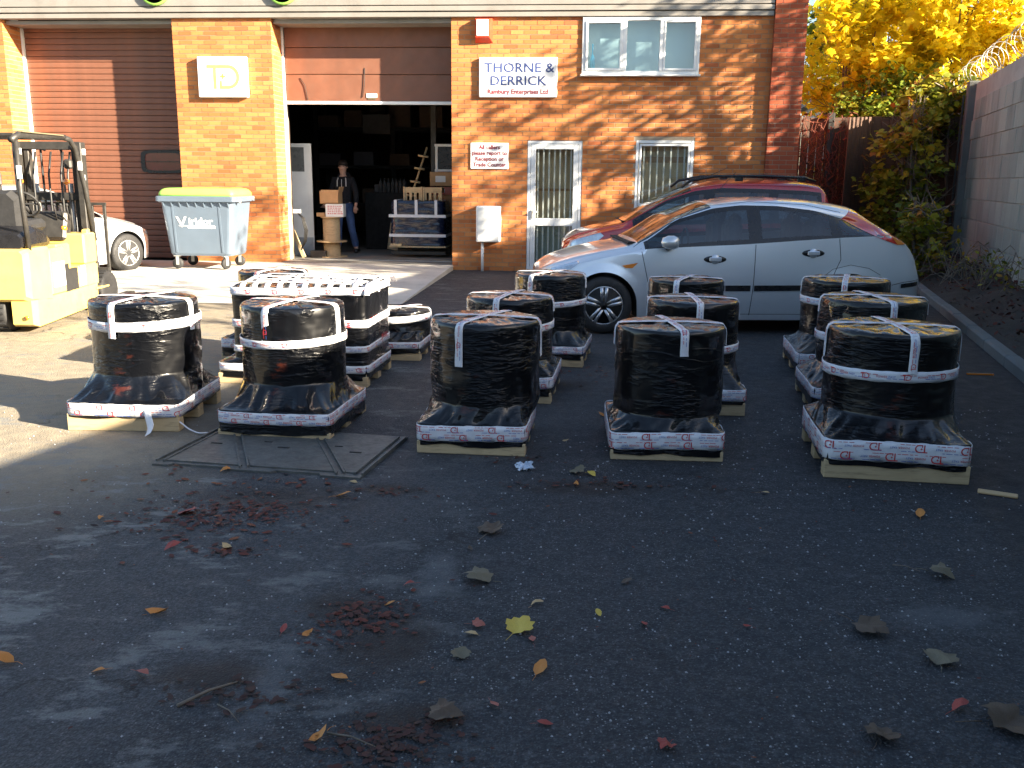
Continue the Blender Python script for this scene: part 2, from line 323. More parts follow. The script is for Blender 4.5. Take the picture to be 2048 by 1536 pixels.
M['card']=mat('cardboard',(.42,.25,.12),.8,0,.12,8); M['silver']=paint('silver_car_paint',(.70,.74,.78),.28,.5); M['redcar']=paint('red_car_paint',(.34,.010,.018),.25,.1); M['whitecar']=paint('pale_silver_car_paint',(.5,.52,.54),.27,.4)
M['rim']=mat('alloy_rim',(.55,.56,.58),.3,.8,.1,9); M['under']=mat('underbody',(.012,.012,.012),.9); M['tail']=mat('tail_lamp_red',(.60,.02,.012),.15,0,.15,30,coat=1); M['amber']=mat('amber_lens',(.75,.22,.02),.2,coat=1); M['lamp']=mat('clear_headlamp',(.55,.62,.70),.08,.35,.3,25,coat=1); M['seat']=mat('car_interior',(.05,.052,.058),.8)
M['yellow']=mat('yellow_truck_paint',(.60,.43,.12),.38,0,.12,4,coat=.3,grime=.4); M['steel']=mat('dark_steel',(.045,.043,.04),.5,.4,.3,14,grime=.3); M['zinc']=mat('zinc_metal',(.42,.42,.40),.45,.6,.2,20)
M['bin']=mat('grey_blue_bin_plastic',(.095,.13,.175),.45,0,.08,3,grime=.12); M['lime']=mat('lime_bin_lid',(.26,.52,.09),.4,0,.1,4,grime=.1); M['greencap']=mat('green_sticker',(.2,.45,.03),.5)
M['soil']=None
def m_soil():
    t=NT('dark_soil'); p=t.pos(); a=t.noise(p,3,6,.6); b=t.noise(p,35,5,.7)
    col=t.ramp(a,[(.3,(.022,.019,.016)),(.7,(.058,.05,.042))]); col=t.mix(t.ramp(b,[(.5,0.),(.75,.6)]),col,(.10,.08,.055)); t.l(col,t.b.inputs['Base Color']); t.b.inputs['Roughness'].default_value=.95; t.bump(b,1,.02); return t.m
M['soil']=m_soil()
M['yleaf']=m_leaf('yellow_leaf',[(0,(.50,.42,.03)),(.35,(.85,.66,.015)),(.75,(.92,.80,.06)),(1,(.86,.58,.015))],.6); M['gleaf']=m_leaf('green_leaf',[(0,(.06,.10,.012)),(.5,(.16,.22,.02)),(1,(.42,.38,.04))],.35); M['oleaf']=m_leaf('olive_leaf',[(0,(.07,.10,.012)),(.45,(.20,.22,.018)),(.8,(.40,.34,.03)),(1,(.30,.12,.02))],.3)
M['dleaf']=m_leaf('dry_litter_leaf',[(0,(.028,.018,.014)),(.45,(.075,.020,.014)),(.8,(.13,.030,.016)),(1,(.24,.09,.03))],0,.7)
for nm,c in (('orangel',(.52,.20,.035)),('redl',(.30,.045,.03)),('tanl',(.50,.34,.16)),('brownl',(.085,.055,.032)),('yellowl',(.56,.40,.06)),('pinkl',(.36,.11,.075)),('greyl',(.15,.125,.075))): M[nm]=mat('leaf_'+nm,c,.6,0,.3,60,.3,90)
M['skin']=mat('skin',(.62,.36,.26),.55); M['dim1']=mat('gloom_dark_card',(.07,.045,.03),.9); M['dim2']=mat('gloom_dark_grey',(.06,.06,.062),.9); M['dim3']=mat('gloom_navy_film',(.02,.022,.035),.4); M['hair']=mat('dark_brown_hair',(.022,.012,.008),.7); M['hoodie']=mat('black_hoodie',(.010,.010,.014),.9,0,.3,20); M['jeans']=mat('blue_jeans',(.05,.10,.24),.85,0,.5,5); M['roomwall']=mat('warehouse_wall',(.07,.045,.032),.9,0,.2,2); M['roomdark']=mat('warehouse_ceiling',(.025,.022,.02),.9); M['navyfilm']=mat('navy_wrap_film',(.012,.018,.045),.22,0,.3,9,.7,16,coat=.2)  # dim stock and room colours darkened to put the warehouse gloom into them
M['cyan']=mat('bright_blue_bottle',(.02,.42,.75),.3); M['blind']=mat('pale_blue_blind',(.42,.62,.75),.8,0,.06,1.5); M['tan_in']=mat('tan_interior_board',(.62,.50,.32),.8,0,.2,2); M['green_in']=mat('grey_green_interior_board',(.36,.40,.33),.8,0,.2,2); M['rubberhose']=mat('black_hose',(.02,.02,.02),.5); M['litter']=mat('clear_plastic_scrap',(.5,.58,.68),.15,0,.3,60,.8,50)
# ---------------------------------------------------------------- text
_tc={}
def glyphs(s,size=1,align='LEFT',off=0):
    k=(s,round(size,4),align,off)
    if k not in _tc:
        cu=bpy.data.curves.new('t','FONT'); cu.body=s; cu.size=size; cu.align_x=align; cu.offset=off; cu.resolution_u=2
        o=bpy.data.objects.new('t',cu); me=bpy.data.meshes.new_from_object(o)
        vs=[(v.co.x,v.co.y) for v in me.vertices]; fs=[tuple(p.vertices) for p in me.polygons]
        bpy.data.objects.remove(o); bpy.data.curves.remove(cu); bpy.data.meshes.remove(me); _tc[k]=(vs,fs)
    return _tc[k]
def logo(h):
    """the T and D mark: bar, stem, bowl and a small plus"""
    vs=[];fs=[]
    def q(x0,y0,x1,y1): b=len(vs); vs.extend([(x0,y0),(x1,y0),(x1,y1),(x0,y1)]); fs.append((b,b+1,b+2,b+3))
    q(0,.86,.95,1); q(.28,0,.42,.86); q(.58,.48,.82,.56); q(.66,.40,.74,.64)
    n=12; b=len(vs)
    for i in range(n+1):
        a=PI/2-PI*i/n; vs.append((.95+.50*math.cos(a),.5+.5*math.sin(a))); vs.append((.95+.36*math.cos(a),.5+.36*math.sin(a)))
    for i in range(n): fs.append((b+2*i,b+2*i+2,b+2*i+3,b+2*i+1))
    q(.55,0,.95,.14); q(.55,.14,.66,.34)
    return [(x*h,y*h) for x,y in vs],fs
def text_part(name,s,size,m,parent,loc,rot=(PI/2,0,0),align='CENTER',off=0,sx=1,depth=.0):
    vs,fs=glyphs(s,size,align,off); b=MB(); b.add([(x*sx,y,0) for x,y in vs],fs); return b.build(name,m,parent,loc,rot)
# ================================================================ GROUND
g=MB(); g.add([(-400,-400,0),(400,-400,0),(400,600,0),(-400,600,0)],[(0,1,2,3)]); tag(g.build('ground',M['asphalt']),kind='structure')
# concrete apron rising gently to the warehouse doors
def fw(u,v,z): p=fac(u,v,z); return (p.x,p.y,p.z)
nx,ny=26,14; vs=[];fs=[]
for j in range(ny+1):
    for i in range(nx+1):
        u=-12+12.02*i/nx; v=-4.95+4.95*j/ny; vs.append(fw(u-.16*(v+0)*0,v,.006+.084*max(0,j/ny)**1.1))
for j in range(ny):
    for i in range(nx): a=j*(nx+1)+i; fs.append((a,a+1,a+nx+2,a+nx+1))
b=MB(); b.add(vs,fs); b.add([vs[nx],vs[(ny+1)*(nx+1)-1],fw(.02,0,-.05),fw(.02,-4.95,-.05)],[(0,1,2,3)]); tag(b.build('apron',M['apron']),kind='structure')
# ================================================================ BUILDING
BLD=empty('brick_warehouse',FO,FY,'orange brick industrial unit with two brown roller doors and grey metal fascia','building')
R=.58
RH=random.Random(3)
bricks=[]   # (cx,cy,cz,rz,len,h,mat)
def lay(p0,ang,L,z0,z1,op=(),mt='brick',phase=0,bh=.065,pitch=.075,bl=.215,bp=.225):
    ca,sa=math.cos(ang),math.sin(ang); n=int(round((z1-z0)/pitch))
    for c in range(n):
        z=z0+c*pitch+pitch/2
        iv=[(0,L)]
        for a,b_,za,zb in op:
            if za<z+.02 and zb>z-.02:
                nv=[]
                for x,y in iv:
                    if a>x: nv.append((x,min(a,y)))
                    if b_<y: nv.append((max(b_,x),y))
                iv=[q for q in nv if q[1]-q[0]>.03]
        for x,y in iv:
            s=x-((x+phase+(c%2)*bp/2)%bp)
            while s<y:
                a=max(s,x)+.005; e=min(s+bl+.005,y)-.0
                if e-a>.03:
                    m_=(a+e)/2; off=.03+RH.uniform(-.0015,.0015)
                    bricks.append((p0[0]+ca*m_-sa*off,p0[1]+sa*m_+ca*off,z,ang,e-a,bh,mt))
                s+=bp
OPN=[(1.32,2.27,0,2.26),(3.18,4.17,1.1,2.27),(2.22,4.18,3.33,4.26)]
lay((0,0),0,5.36,0.0,4.25,OPN)
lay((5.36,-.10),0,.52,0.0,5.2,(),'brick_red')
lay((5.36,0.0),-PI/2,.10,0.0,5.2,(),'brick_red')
lay((-4.88,0),0,1.76,0.0,4.25)
lay((-3.12,0),PI/2,R,0.075,4.25)
lay((-7.95,0),PI/2,R,0.075,4.25)
lay((-11.5,0),0,3.55,0.0,4.25,phase=.04)
me_cache={}
def brick_mesh(L,h,mt,ti):
    k=(round(L,3),mt,round(ti*7))
    if k not in me_cache:
        q=MB(); q.box((0,0,0),(L,.058,h),tint=ti,ch=.004); me_cache[k]=q.mesh('brick',M[mt])
    return me_cache[k]
ref=Vector((4.0,-2,2.2))
order=sorted(range(len(bricks)),key=lambda i:(Vector(bricks[i][:3])-ref).length+ (99 if (bricks[i][6]=='brick' and bricks[i][2]<1.3 and bricks[i][0]>2.3) else 0)+(99 if bricks[i][0]>5.9 or bricks[i][2]>4.5 else 0))
single=set(order[:298]); rest={'brick':MB(),'brick_red':MB()}
for i,(x,y,z,a,L,h,mt) in enumerate(bricks):
    ti=min(1,max(0,RH.gauss(.5,.24)))
    if i in single:
        link('brick',brick_mesh(L,h,mt,round(ti*7)/7),BLD,(x,y,z),(0,0,a))
    else: rest[mt].box((x,y,z),(L,.058,h),a,0,ti)
for k in rest: tag(rest[k].build('brickwork',M[k],BLD),kind='stuff')
# mortar cores behind the brick faces
def core(name,u0,u1,z0,z1,op,v=.007,th=.24,m='mortar'):
    us=sorted({u0,u1,*[max(u0,o[0]) for o in op],*[min(u1,o[1]) for o in op]}); zs=sorted({z0,z1,*[max(z0,o[2]) for o in op],*[min(z1,o[3]) for o in op]})
    q=MB()
    for a,b_ in zip(us,us[1:]):
        for c,d in zip(zs,zs[1:]):
            mu,mz=(a+b_)/2,(c+d)/2
            if any(o[0]<mu<o[1] and o[2]<mz<o[3] for o in op): continue
            q.box((mu,v+th/2,mz),(b_-a,th,d-c))
    q.build(name,M[m],BLD)
core('wall',0.008,5.36,0,4.25,OPN)
core('wall',-4.873,-3.127,0,4.25,(),th=R+.2); core('wall',-11.5,-7.957,0,4.25,(),th=R+.2)
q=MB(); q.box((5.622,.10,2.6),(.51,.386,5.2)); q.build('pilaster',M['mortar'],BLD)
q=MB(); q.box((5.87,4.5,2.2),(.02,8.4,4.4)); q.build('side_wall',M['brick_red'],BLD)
# fascia: ribbed metal cladding
q=MB()
for z0,z1,v in ((4.252,4.33,-.055),(4.345,4.425,-.075),(4.44,4.62,-.068),(4.64,5.2,-.06)): q.box((-3.08,(v+.1)/2,(z0+z1)/2),(16.86,.1-v,z1-z0),ch=.006)
for z0,z1 in ((4.33,4.345),(4.425,4.44),(4.62,4.64)): q.box((-3.08,.04,(z0+z1)/2),(16.86,.11,z1-z0))
q.build('fascia',M['fascia'],BLD)
q=MB(); q.box((-3.1,4.9,5.15),(16.8,9.6,.1)); q.build('roof',M['fascia'],BLD)
for u in (-5.10,-2.86):
    d=MB(); d.lathe([(.0,-.012),(.235,-.012),(.235,0)],(u,-.105,4.715),'y',40,0,False); d.lathe([(.235,-.018),(.27,-.018),(.27,.03),(.235,.03)],(u,-.105,4.715),'y',40,1)
    o=d.build('round_sign',[M['white_sign'],M['lime']]); o.matrix_world=Matrix.Translation(FO)@Matrix.Rotation(FY,4,'Z')
    tag(o,'round white sign with yellow green rim on the fascia '+('left of the brick pier' if u<-4 else 'right of the brick pier'),'sign','round fascia signs')
# soffit over the door recesses and track posts
q=MB(); q.box((-6.41,R/2+.06,4.21),(3.06,R-.1,.06)); q.build('soffit',M['fascia'],BLD); q=MB(); q.box((-1.56,R/2+.06,4.21),(3.10,R-.1,.06)); q.build('soffit',M['fascia'],BLD)
q=MB(); q.box((-6.41,R+.12,2.2),(3.3,.04,4.4)); q.build('door_backing',M['under'],BLD)  # unseen dark panel added to stop sky light showing between the slats
for u in (-7.93,-4.90,-3.10,-.02):
    q=MB(); q.box((u,R-.03,2.15),(.035,.06,4.1)); q.build('door_track',M['white'],BLD)
# ---------------- closed roller door: thin slats, each one a piece
def slat_mesh(w,h,d=.007):
    q=MB(); n=5; pr=[(-.5*h+.004,0),( -.38*h,-d*.8),(-.1*h,-d),(.25*h,-d*.85),(.44*h,-.0035),(.5*h-.003,.004),(.5*h-.002,.008),(-.5*h+.002,.008)]
    return q.prism([(b_,a) for a,b_ in pr],'x',-w/2,w/2)
sm=slat_mesh(3.0,.1035).mesh('slat',M['shutter'])
D1=empty('roller_door',(-6.415,R,0)); D1.parent=BLD; D1['label']='closed brown roller door'
for i in range(40): link('slat',sm,D1,(0,0,.135+i*.1035))
q=MB()
pl=[]
for i in range(24):
    a=2*PI*i/24; pl.append((.40*math.copysign(abs(math.cos(a))**.35,math.cos(a)),.20*math.copysign(abs(math.sin(a))**.35,math.sin(a))))
n=24
for s1,s2,y,m in ((1.04,.84,-.035,0),):
    vs=[(a*s1,y,b_*s1) for a,b_ in pl]+[(a*s2,y,b_*.8) for a,b_ in pl]+[(a*s1,0,b_*s1) for a,b_ in pl]
    q.add(vs,[(i,(i+1)%n,n+(i+1)%n,n+i) for i in range(n)]+[(i,2*n+i,2*n+(i+1)%n,(i+1)%n) for i in range(n)])
q.add([(a*.88,-.022,b_*.82) for a,b_ in pl],[tuple(range(n))],1)
q.box((0,-.03,.0),(.7,.015,.012),m=0)
q.build('shutter_window',[M['blackgloss'],mat('dark_red_pane',(.10,.012,.02),.08,coat=.6)],D1,(.96,-.012,1.85))
# ---------------- half raised sectional door
D2=empty('roller_door',(-1.56,R,0)); D2.parent=BLD; D2['label']='half raised brown sectional door with white bottom rail'
pm=MB(); pm.box((0,0,0),(3.02,.04,.452),ch=.008); pm=pm.mesh('panel',M['shutter'])
for i in range(3): link('panel',pm,D2,(0,-.005-.004*i,3.16+.459*i))
q=MB(); q.box((0,-.01,2.905),(3.04,.055,.055),ch=.006); q.build('bottom_rail',M['white'],D2)
q=MB(); q.box((.05,-.032,3.03),(.19,.008,.07)); q.box((.05,-.032,2.975),(.15,.008,.02),m=1); q.build('door_label',[M['white_sign'],M['greyl']],D2)
q=MB(); q.tube([(-1.25,-.034,3.33),(-1.16,-.04,3.2),(-1.12,-.036,2.95)],.006,5); q.tube([(-.12,-.036,3.0),(-.08,-.04,3.2),(-.07,-.036,3.5)],.006,5); q.build('pull_cord',M['black'],D2)
# ---------------- glazed entrance door
def frame(q,u0,u1,z0,z1,w,v,d,m=0,ch=.006):
    q.box((u0+w/2,v,(z0+z1)/2),(w,d,z1-z0),m=m,ch=ch); q.box((u1-w/2,v,(z0+z1)/2),(w,d,z1-z0),m=m,ch=ch)
    q.box(((u0+u1)/2,v,z0+w/2),(u1-u0-2*w,d*.98,w),m=m,ch=ch); q.box(((u0+u1)/2,v,z1-w/2),(u1-u0-2*w,d*.98,w),m=m,ch=ch)
ED=empty('entrance_door',(0,.02,0)); ED.parent=BLD
q=MB(); frame(q,1.325,2.265,.03,2.25,.055,.03,.08); q.build('door_frame',M['upvc'],ED)
q=MB(); frame(q,1.385,2.205,.07,2.19,.085,.015,.05); q.box((1.795,.012,.865),(.65,.052,.13),ch=.006); q.build('door_leaf',M['upvc'],ED)
q=MB(); q.box((1.795,.025,1.52),(.645,.008,1.17)); q.box((1.795,.025,.48),(.645,.008,.65)); q.build('pane',M['glass'],ED)
bm=MB(); bm.box((0,0,0),(.024,.014,1.17)); bm=bm.mesh('security_bar',M['upvc']); bm2=MB(); bm2.box((0,0,0),(.024,.014,.64)); bm2=bm2.mesh('security_bar',M['upvc'])
for i in range(7): link('security_bar',bm,ED,(1.51+i*.095,.055,1.52)); link('security_bar',bm2,ED,(1.51+i*.095,.055,.48))
q=MB(); q.box((1.425,-.03,1.0),(.03,.02,.16),ch=.005); q.tube([(1.425,-.04,1.04),(1.425,-.075,1.04),(1.50,-.075,1.04)],.009,6); q.build('handle',M['zinc'],ED)
q=MB(); q.box((1.795,.30,1.5),(.86,.02,1.35)); q.build('inner_board',M['tan_in'],BLD); q=MB(); q.box((1.795,.29,.43),(.86,.02,.78)); q.box((3.675,.30,1.7),(.98,.02,1.15),m=1); q.build('inner_board',[M['green_in'],M['tan_in']],BLD)
q=MB(); q.box((1.795,.27,1.42),(.86,.015,.04)); q.box((3.675,.27,1.95),(.9,.012,.10)); q.build('shelf_edge',M['card'],BLD)
# ---------------- lower barred window
LW=empty('window',(0,.03,0)); LW.parent=BLD; LW['label']='barred ground floor window behind the red car'
q=MB(); frame(q,3.185,4.165,1.11,2.265,.05,.02,.09); frame(q,3.245,4.105,1.17,2.205,.035,.0,.07); q.build('frame',M['upvc'],LW)
q=MB(); q.box((3.675,.03,1.69),(.79,.008,.97)); q.build('pane',M['glass'],LW)
bm=MB(); bm.box((0,0,0),(.024,.014,.97)); bm=bm.mesh('security_bar',M['upvc'])
for i in range(7): link('security_bar',bm,LW,(3.33+i*.115,.06,1.69))
q=MB(); q.box((3.675,-.045,1.075),(1.05,.13,.05),ch=.01); q.build('sill',M['upvc'],LW)
# ---------------- upper three light window
UW=empty('window',(0,0,0)); UW.parent=BLD; UW['label']='white three light upper window'
q=MB(); frame(q,2.225,4.175,3.335,4.245,.055,.015,.10); q.box((2.93,.0,3.79),(.07,.10,.80),ch=.006); q.box((3.54,0,3.79),(.06,.10,.80),ch=.006)
frame(q,3.572,4.118,3.392,4.188,.035,-.03,.05); frame(q,2.282,2.893,3.392,4.188,.04,-.03,.05); q.build('frame',M['upvc'],UW)
for a,b_ in ((2.285,2.893),(2.967,3.508),(3.572,4.118)):
    q=MB(); q.box(((a+b_)/2,.0,3.79),(b_-a-.01,.008,.80)); q.build('pane',M['glass'],UW)
q=MB(); q.box((3.2,-.055,3.315),(2.0,.11,.035),ch=.008); q.build('sill',M['upvc'],UW)
q=MB(); q.box((3.2,.235,3.79),(2.0,.02,.95)); q.build('blind',M['blind'],UW)
q=MB(); q.lathe([(0,0),(.045,0),(.042,.17),(.02,.24),(.012,.25),(.012,.42),(0,.43)],fw(2.40,.12,3.42),'z',14); o=q.build('bottle',M['cyan']); tag(o,'bright blue bottle standing inside the left pane of the upper window','bottle')
# ---------------- interior shell
q=MB()
def wall(a,b_,c,d,m=0): q.add([a,b_,c,d],[(0,1,2,3)],m)
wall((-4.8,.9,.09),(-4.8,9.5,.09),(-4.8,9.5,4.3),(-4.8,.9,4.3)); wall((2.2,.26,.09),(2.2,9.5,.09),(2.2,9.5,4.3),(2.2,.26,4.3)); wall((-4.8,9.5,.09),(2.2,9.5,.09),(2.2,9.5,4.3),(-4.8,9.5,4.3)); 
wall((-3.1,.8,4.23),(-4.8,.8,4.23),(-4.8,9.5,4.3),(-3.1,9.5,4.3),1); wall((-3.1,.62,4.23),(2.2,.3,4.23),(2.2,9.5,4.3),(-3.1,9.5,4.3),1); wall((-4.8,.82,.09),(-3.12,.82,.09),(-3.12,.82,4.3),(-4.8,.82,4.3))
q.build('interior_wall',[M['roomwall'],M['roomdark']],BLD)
b=MB(); b.add([fw(-4.8,0,.092),fw(0.0,0,.092),fw(0.0,.28,.092),fw(2.2,.28,.092),fw(2.2,9.5,.092),fw(-4.8,9.5,.092)],[(0,1,2,3,4,5)]); tag(b.build('floor',M['floor_in']),kind='structure')
b=MB(); b.box((0,0,0),(4.8,.03,.02)); o=b.build('threshold',M['zinc'],None,fac(-2.4,.6,.097),(0,0,FY)); tag(o,kind='structure')
# ================================================================ things on the facade
def facobj(q,name,mats,label,cat,group=None):
    o=q.build(name,mats); o.matrix_world=Matrix.Translation(FO)@Matrix.Rotation(FY,4,'Z'); return tag(o,label,cat,group)
def facthing(name,label,cat,u,v,z,group=None): return empty(name,fac(u,v,z),FY,label,cat,group)
T=facthing('wall_sign','large white sign board with navy lettering between the alarm box and the upper window','sign',1.15,-.03,3.28)
q=MB(); q.box((0,0,0),(1.33,.06,.65),ch=.012); q.build('board',M['white_sign'],T)
text_part('lettering','THORNE &',.215,M['navy'],T,(.02,-.034,.085),off=.002,sx=1.12); text_part('lettering','DERRICK',.215,M['navy'],T,(0,-.034,-.125),off=.002,sx=1.1); text_part('lettering','Rambury Enterprises Ltd',.105,M['maroon'],T,(.0,-.034,-.265),off=.003,sx=.98)
T=facthing('wall_sign','small white notice with dark red words beside the entrance door','sign',.665,-.012,1.985)
q=MB(); q.box((0,0,0),(.66,.02,.44),ch=.004); q.build('board',M['white_sign'],T)
for i,s in enumerate(('All callers','please report to','Reception or','Trade Counter')): text_part('lettering',s,.098,M['maroon'],T,(0,-.013,.115-.098*i),off=.003,sx=.95)
T=facthing('wall_sign','square white sign with faded logo on the brick pier above the bin','sign',-3.99,-.05,3.28)
q=MB(); q.box((0,0,0),(.88,.09,.68),ch=.015); q.build('board',M['white_sign'],T)
vs,fs=logo(.40); q=MB(); q.add([(x-.27,y-.2,0) for x,y in vs],fs); q.build('emblem',M['paleyellow'],T,(0,-.048,0),(PI/2,0,0))
T=facthing('alarm_box','red alarm box with white front under the fascia','alarm',.565,-.0,4.04)
q=MB(); q.add([(-.15,0,-.20),(.15,0,-.20),(.15,0,.20),(-.15,0,.20),(-.13,-.12,-.12),(.10,-.12,-.12),(.10,-.12,.17),(-.13,-.12,.17)],[(0,1,5,4),(1,2,6,5),(2,3,7,6),(3,0,4,7),(4,5,6,7)]); q.build('housing',M['red_plastic'],T)
q=MB(); q.box((-.015,-.124,.03),(.20,.012,.26),ch=.005); q.build('front_plate',M['white_sign'],T)
T=facthing('meter_box','white meter cabinet on the brick wall left of the entrance door','meter box',.665,0,0)
q=MB(); q.box((0,-.11,.825),(.42,.22,.62),ch=.015); q.build('cabinet',M['white'],T); q=MB(); q.box((0,-.224,.825),(.37,.012,.57),ch=.006); q.build('door',M['white'],T)
q=MB(); q.tube([(-.11,-.10,.52),(-.11,-.10,.0)],.026,10); q.build('pipe',M['white'],T)
# ================================================================ RIGHT HAND BLOCK WALL, KERB, BANK
WD=Vector((.2992,.9542,0)); WN=Vector((-.9542,.2992,0)); W0=Vector((8.168,16.918,0))   # wall line direction, normal to the yard
wz=math.atan2(WD.y,WD.x)
BW=empty('block_wall',W0,wz,'tall grey concrete block wall along the right side of the yard','wall')
blk=[];RB=random.Random(5)
def wtop(s): return 3.36 if s>-7.5 else (3.1 if s>-10.8 else 2.62)
for c in range(10):
    z=.12+c*.345
    for k in range(-58,10):
        s=k*.56+(c%2)*.28
        if s>-.62 and s<-.60: pass
        if z+.17>wtop(s)+.03 or s>3.9: continue
        if .30<s<.95: continue
        blk.append((s,z))
# local frame: x along wall (away), y = toward -WN? local +y is left of x => toward the yard
bms=[]
for i in range(8):
    q=MB(); q.box((0,0,0),(.548,.07,.333),tint=i/7,ch=.006); bms.append(q.mesh('block',M['block']))
vis=[b_ for b_ in blk if b_[0]>-6.5]; hid=[b_ for b_ in blk if b_[0]<=-6.5]
vis.sort(key=lambda b_:b_[0]); 
for s,z in vis[:299]: link('block',bms[RB.randrange(8)],BW,(s,.0+RB.uniform(-.003,.003),z))
q=MB()
for s,z in vis[299:]+hid: q.box((s,RB.uniform(-.003,.003),z),(.548,.07,.333),tint=RB.random())
tag(q.build('blockwork',M['block'],BW),kind='stuff')
q=MB(); 
for a,b_,h in ((-7.6,4.1,3.36),(-10.9,-7.6,3.1),(-32,-10.9,2.62)): q.box(((a+b_)/2,-.06,(h+0)/2-.01),(b_-a,.16,h))
q.build('wall_core',M['mortar_grey'],BW)
q=MB(); q.box((.62,.05,1.75),(.24,.20,3.3),ch=.015); q.build('post',M['kerb'],BW,)
q=MB(); q.box((.62,.20,1.66),(.045,.03,3.0)); q.build('post_channel',M['steel'],BW)
# kerb stones
K0=Vector((5.03,10.33,0)); KD=Vector((.274,.9617,0)); kz=math.atan2(KD.y,KD.x)
KB=empty('kerb',K0,kz,kind='structure')
km=MB(); km.box((0,0,0),(.905,.125,.26),ch=.02); km=km.mesh('kerb_stone',M['kerb'])
for k in range(-12,9): link('kerb_stone',km,KB,(k*.915,-.06,-.02+random.uniform(-.004,.004)))
# soil bank
n1,n2=150,16; KN=Vector((KD.y,-KD.x,0)); V=[];F=[]
for i in range(n1+1):
    s=-12+24*i/n1
    for j in range(n2+1):
        t=j/n2; a=K0+KD*s+KN*.12; bb=W0+WD*(s-7.2)+Vector((.05,0,0)); p=a.lerp(bb,t)
        z=.085+.24*t**.8+.05*float(noise(p.x*2,p.y*2,0))*min(1,t*4)+.03*float(noise(p.x*7,p.y*7,3))*min(1,t*4)
        V.append((p.x,p.y,z))
for i in range(n1):
    for j in range(n2): a=i*(n2+1)+j; F.append((a,a+1,a+n2+2,a+n2+1))
o=npmesh('soil_bank',V,F,M['soil'],smooth=True); tag(o,kind='structure')
# added unit, unseen behind the viewer, darkens reflections and cuts sky light
BB=empty('added_dark_unit',(0,-17,0),rad(-4.5),'dark brick unit added unseen behind the viewer to darken reflections','building')
q=MB(); q.box((2,-3,3.1),(46,6,6.2)); q.build('wall',mat('added_unit_brick',(.13,.06,.04),.9,0,.2,2),BB); q=MB(); q.box((2,-2.9,6.35),(46.6,6.6,.3)); q.build('roof',M['fascia'],BB)
for k in range(5):
    q=MB(); q.box((-16+k*8.5,.03,1.9),(3.6,.06,3.6)); q.build('roller_door',M['shutter'],BB)
# ================================================================ FENCE closing the gap beside the building
FN=empty('timber_fence',fac(5.90,2.6,0),FY,'tall dark brown timber fence between the brick building and the block wall','fence')
for i in range(27):
    q=MB(); h=2.80+random.uniform(-.03,.03); q.box((.07+i*.15,0,h/2+.02),(.142,.022,h),ch=.004,tint=random.random()); q.build('board',M['fence_wood'],FN)
q=MB()
for z in(.5,1.6,2.6): q.box((2,.045,z),(4.0,.05,.09))
q.build('rail',M['fence_wood'],FN)
q=MB(); q.box((1.12,-.08,1.45),(.12,.12,2.9),ch=.01); q.build('fence_post',M['steel'],FN)
# second run of fence closing in along the wall line, top rising to the right
FN2=empty('timber_fence',fac(7.2,1.9,0),0,'slanting run of brown timber boards behind the ivy, meeting the grey wall','fence')
a=Vector(fac(7.2,1.9,0)); e=W0+WD*3.95+WN*.1; d=e-a; L=d.length; FN2.rotation_euler=(0,0,math.atan2(d.y,d.x))
for i in range(int(L/.15)):
    q=MB(); h=2.78+.25*i*.15/L; q.box((.07+i*.15,0,h/2),(.142,.022,h),ch=.004); q.build('board',M['fence_wood'],FN2)
# palisade and razor coil behind the wall top
PF=empty('palisade_fence',W0-WN*1.9+WD*(-6.2),wz,'pale steel palisade fence standing behind the grey wall at the right edge','fence')
pm_=MB(); pm_.prism([(-.032,0),(.032,0),(.032,4.25),(0,4.34),(-.032,4.25)],'y',-.006,.006); pm_=pm_.mesh('paling',M['zinc'])
for i in range(70): link('paling',pm_,PF,(i*.15,0,0))
q=MB()
for z in(2.9,3.95): q.box((5.2,-.03,z),(10.5,.05,.05))
q.build('rail',M['zinc'],PF)
q=MB(); pts=[];
for i in range(400):
    a=i*.38; pts.append((-5.5+i*.026,-.08+.22*math.cos(a)+.03*math.sin(i*.31),3.60+.25*math.sin(a)+.04*math.sin(i*.13)))
q.tube(pts,.0055,4,caps=False); RC=q.build('razor_wire',M['zinc'],None,W0,(0,0,wz)); tag(RC,'coil of silvery razor wire along the top of the block wall','razor wire')

SH=empty('distant_shed',(19,34,0),rad(-10),'low grey shed roof far behind the wall in the upper right corner','shed')
q=MB(); q.box((0,0,2.2),(16,8,4.4)); q.build('wall',mat('shed_cladding',(.40,.38,.33),.7,0,.1,1),SH); q=MB(); q.prism([(-4.4,4.4),(4.4,4.4),(0,5.6)],'x',-8.3,8.3); q.build('roof',mat('shed_roof',(.16,.15,.14),.8,0,.1,1),SH)
